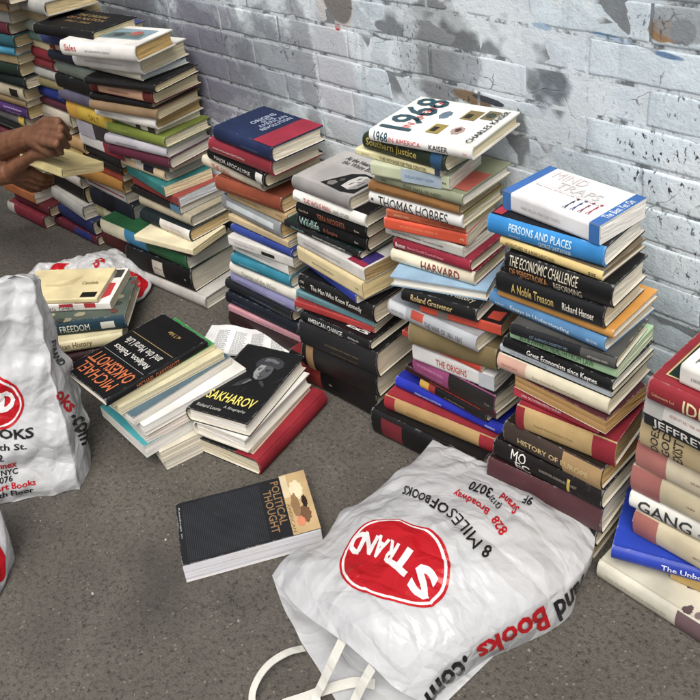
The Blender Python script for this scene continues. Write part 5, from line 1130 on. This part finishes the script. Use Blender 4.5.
print_poly(pm, LS, [(-30, 545), (-4, 540), (5, 556), (3, 580), (-25, 585)], BAGR, .0015, SG); o_ = pm.build('print'); o_.parent = b4
# ------------------------------------------------------------------ the person whose hands sort the far stack
def capsule(mesh, P, Q, rp, rq, m, n=14):
    P, Q = np.array(P, float), np.array(Q, float); d = Q-P; L_ = np.linalg.norm(d); d = d/max(L_, 1e-9)
    a = np.cross(d, [0, 0, 1.0]); a = a if np.linalg.norm(a) > .1 else np.cross(d, [0, 1.0, 0]); a /= np.linalg.norm(a); b = np.cross(d, a)
    rings = []
    for k in range(5): t = -math.pi/2+math.pi/2*k/5; rings.append((P+d*rp*math.sin(t), max(rp*math.cos(t), 1e-4)))
    for k in range(6): t = k/5; rings.append((P+d*L_*t, rp*(1-t)+rq*t))
    for k in range(1, 6): t = math.pi/2*k/5; rings.append((Q+d*rq*math.sin(t), max(rq*math.cos(t), 1e-4)))
    mesh.grid([[tuple(c+(a*math.cos(2*math.pi*j/n)+b*math.sin(2*math.pi*j/n))*r) for j in range(n+1)] for c, r in rings], m, True, True)
def chain(mesh, pts, m):
    for (p, r), (q, s) in zip(pts, pts[1:]): capsule(mesh, p, q, r, s, m)
def fuse(o, voxel, it=6):
    md = o.modifiers.new('r', 'REMESH'); md.mode = 'VOXEL'; md.voxel_size = voxel; md.use_smooth_shade = True
    sm = o.modifiers.new('s', 'SMOOTH'); sm.factor = .5; sm.iterations = it
    dg = bpy.context.evaluated_depsgraph_get(); dg.update(); me = bpy.data.meshes.new_from_object(o.evaluated_get(dg)); mt = o.data.materials[0]
    o.modifiers.clear(); o.data = me
    if not me.materials: me.materials.append(mt)
def skin_mat():
    m, nt, b = newmat('skin'); co = objco(nt); n = noise_(nt, co, 40, 4, .6); n2 = noise_(nt, co, 300, 3, .6)
    nt.links.new(mixc(nt, ramp(nt, n, .3, .7), lin('#583a28'), lin('#76503a')), b.inputs['Base Color']); b.inputs['Roughness'].default_value = .62; b.inputs['Specular IOR Level'].default_value = .3
    b.inputs['Subsurface Weight'].default_value = .08; b.inputs['Subsurface Radius'].default_value = (.01, .004, .002)
    bp = N(nt, 'ShaderNodeBump', Strength=.3, Distance=.001); nt.links.new(n2, bp.inputs['Height']); nt.links.new(bp.outputs[0], b.inputs['Normal']); return m
SK = skin_mat()
V = lambda *p: np.array(p, float)
per = empty('person', (-2.75, .42, 0)); po = np.array([-2.75, .42, 0])
tag(per, 'crouching person reaching in from the left with two bare arms, holding a paperback', 'person')
bm_ = Off(); bm_.o = po
pelv, chest, neck, head = V(-2.98, .30, .34), V(-2.80, .36, .68), V(-2.75, .38, .84), V(-2.70, .41, .97)
chain(bm_, [(pelv, .13), ((pelv+chest)/2, .125), (chest, .13), (neck, .06), (head-V(.0, 0, .04), .055)], SK)
capsule(bm_, head+V(0, 0, -.03), head+V(-.01, 0, .06), .072, .085, SK); capsule(bm_, head+V(.06, .02, -.06), head+V(.05, .02, -.03), .035, .04, SK)   # jaw
capsule(bm_, head+V(.085, .03, -.005), head+V(.1, .034, -.025), .011, .015, SK)      # nose
for s in (-1, 1):
    ear = head+V(-.01, s*.08, .0); capsule(bm_, ear, ear+V(-.006, 0, .028), .014, .017, SK)
    hip = pelv+V(.02, s*.09, -.02); knee = V(-2.62, .34+s*.16, .42); ank = V(-2.86, .32+s*.14, .09); toe = ank+V(.17, s*.02, -.055)
    chain(bm_, [(hip, .09), (knee, .06)], SK); chain(bm_, [(knee, .058), ((knee*.6+ank*.4)+V(-.03, 0, 0), .055), (ank, .038)], SK); chain(bm_, [(ank-V(.03, 0, .04), .035), (toe, .03)], SK)
def px3(u, v, Y): return aty(u, v, Y)
HY1, HY2 = .69, .68
def arm(sh, el, wr, r=(.05, .043, .028)):
    chain(bm_, [(chest*.4+sh*.6, .07), (sh, .062), (sh*.5+el*.5, .05), (el, .041)], SK); chain(bm_, [(el, .041), (el*.65+wr*.35, .043), (wr*.85+el*.15, .03), (wr, .027)], SK)
# upper hand: fingers reach over the books behind the held one
w1 = px3(31, 137, HY1); arm(V(-2.74, .53, .76), px3(-52, 166, .62), w1)
k1 = px3(47, 127, HY1)
for i, (kn, mid, tip, r) in enumerate((((45, 121.5), (58, 121), (67, 129.5), .0095), ((47.5, 128), (60.5, 128.5), (69, 138), .0098), ((48, 135), (60.5, 136.5), (67.5, 146.5), .0094), ((46, 142), (56, 144.5), (61.5, 153), .0086))):
    y = HY1+.012-.012*i
    a, b, c = px3(*kn, y), px3(*mid, y-.012), px3(*tip, y+.01)
    chain(bm_, [(w1, .019), (a, r*1.2), (b, r*.92), (c, r*.72)], SK)
chain(bm_, [(w1, .022), (px3(42, 146, HY1-.02), .014), (px3(50, 152, HY1-.015), .011), (px3(57, 153, HY1), .009)], SK)
# lower hand: the palm under the cream paperback, the thumb across its cover
w2 = px3(9, 173, HY2-.02); arm(V(-2.72, .24, .72), px3(-62, 176, .52), w2)
for i, (kn, mid, tip, r) in enumerate((((30, 171), (42, 177), (52, 178), .0105), ((28, 176), (40, 182), (50, 182.5), .011), ((25, 181), (37, 186.5), (46, 186.5), .0105), ((22, 184), (32, 189.5), (40, 189.5), .0092))):
    y = HY2+.01
    a, b, c = px3(*kn, y), px3(*mid, y+.02), px3(*tip, y+.05)
    chain(bm_, [(w2, .02), (a, r*1.2), (b, r*.92), (c, r*.72)], SK)
chain(bm_, [(w2, .024), (px3(22, 163, HY2-.01), .0165), (px3(34, 155.5, HY2-.005), .012), (px3(47, 154, HY2), .0092)], SK)
pb = bm_.build('body', per); fuse(pb, .0026, 2)
eye = Off(); eye.o = po
cl = Off(); cl.o = po; CM = cover_mat('#2c3444', 'cloth')
chain(cl, [(pelv+V(0, 0, .05), .142), ((pelv+chest)/2, .137), (chest, .145), (chest+V(.02, .01, .1), .085)], CM)
for sh, el in ((V(-2.74, .53, .76), px3(-52, 166, .62)), (V(-2.72, .24, .72), px3(-62, 176, .52))): chain(cl, [(chest*.4+sh*.6, .084), (sh, .076), (sh*.55+el*.45, .064)], CM)
so_ = cl.build('shirt', per); fuse(so_, .009, 6)
cl = Off(); cl.o = po; TM = cover_mat('#3a3d40', 'cloth')
capsule(cl, pelv+V(0, -.05, 0), pelv+V(0, .05, 0), .15, .15, TM)
for s in (-1, 1):
    hip = pelv+V(.02, s*.09, -.02); knee = V(-2.62, .34+s*.16, .42); ank = V(-2.86, .32+s*.14, .12)
    chain(cl, [(hip, .105), (knee, .072)], TM); chain(cl, [(knee, .072), (knee*.6+ank*.4, .068), (ank, .052)], TM)
so_ = cl.build('trousers', per); fuse(so_, .009, 6)
hm = Off(); hm.o = po; HM = cover_mat('#16120f', 'cloth'); capsule(hm, head+V(-.02, 0, .05), head+V(-.015, 0, .085), .088, .088, HM); so_ = hm.build('hair', per); fuse(so_, .009, 3)
for s in (-1, 1):
    ank = V(-2.86, .32+s*.14, .09); sh = Off(); sh.o = po; chain(sh, [(ank-V(.04, 0, .045), .045), (ank+V(.08, s*.01, -.05), .042), (ank+V(.19, s*.02, -.06), .034)], cover_mat('#202020', 'cloth'))
    capsule(sh, ank, ank+V(0, 0, -.04), .048, .046, cover_mat('#202020', 'cloth')); so_ = sh.build('shoe', per); fuse(so_, .008, 3)
# the held paperback
n0 = aty(62, 178, HY2); z0 = n0[2]; A0 = at(25, 164, z0); d = n0-A0; rz = math.atan2(d[1], d[0])
hb = make_book('paperback_book', (0, 0, 0), 0, .17, .105, .02, '#c9b878', dict(hard=0, flat=1, top='#cdbd80', pg='#c9b98c', patch=[('r', .3, .7, .3, .36, '#a8965c'), ('r', .35, .65, .5, .54, '#a8965c')]), 'cream yellow paperback held in the two hands', None)
hb.rotation_euler = (math.radians(-14), math.radians(0), rz)
hb.location = Vector(n0)-(Matrix.Rotation(rz, 3, 'Z') @ Matrix.Rotation(math.radians(-14), 3, 'X') @ Vector((.085, -.0525, 0)))
w = bpy.data.worlds.new("World"); scene.world = w; w.use_nodes = True
nt = w.node_tree; sky = nt.nodes.new('ShaderNodeTexSky'); sky.sky_type = 'NISHITA'; sky.sun_disc = False; sky.dust_density = 5; sky.ozone_density = .8; sky.air_density = .7
sky.sun_elevation = math.radians(58); sky.sun_rotation = math.radians(136)
hs = nt.nodes.new('ShaderNodeHueSaturation'); hs.inputs['Saturation'].default_value = .45
nt.links.new(sky.outputs[0], hs.inputs['Color']); nt.links.new(hs.outputs[0], nt.nodes['Background'].inputs[0]); nt.nodes['Background'].inputs[1].default_value = .17
sl = bpy.data.lights.new('sun', 'SUN'); sl.energy = 2.3; sl.angle = math.radians(38); sl.color = (1, .965, .9)
so = bpy.data.objects.new('sun', sl); COL.objects.link(so); so.location = (2, -3, 5)
az = math.radians(136); el = math.radians(58)
dv = Vector((math.sin(az)*math.cos(el), math.cos(az)*math.cos(el), math.sin(el)))
so.rotation_euler = dv.to_track_quat('Z', 'Y').to_euler()
cy_ = scene.cycles
cy_.max_bounces = 5; cy_.diffuse_bounces = 3; cy_.glossy_bounces = 2; cy_.transmission_bounces = 3; cy_.transparent_max_bounces = 4
cy_.caustics_reflective = False; cy_.caustics_refractive = False
scene.view_settings.view_transform = 'Standard'; scene.view_settings.look = 'None'; scene.view_settings.exposure = 0
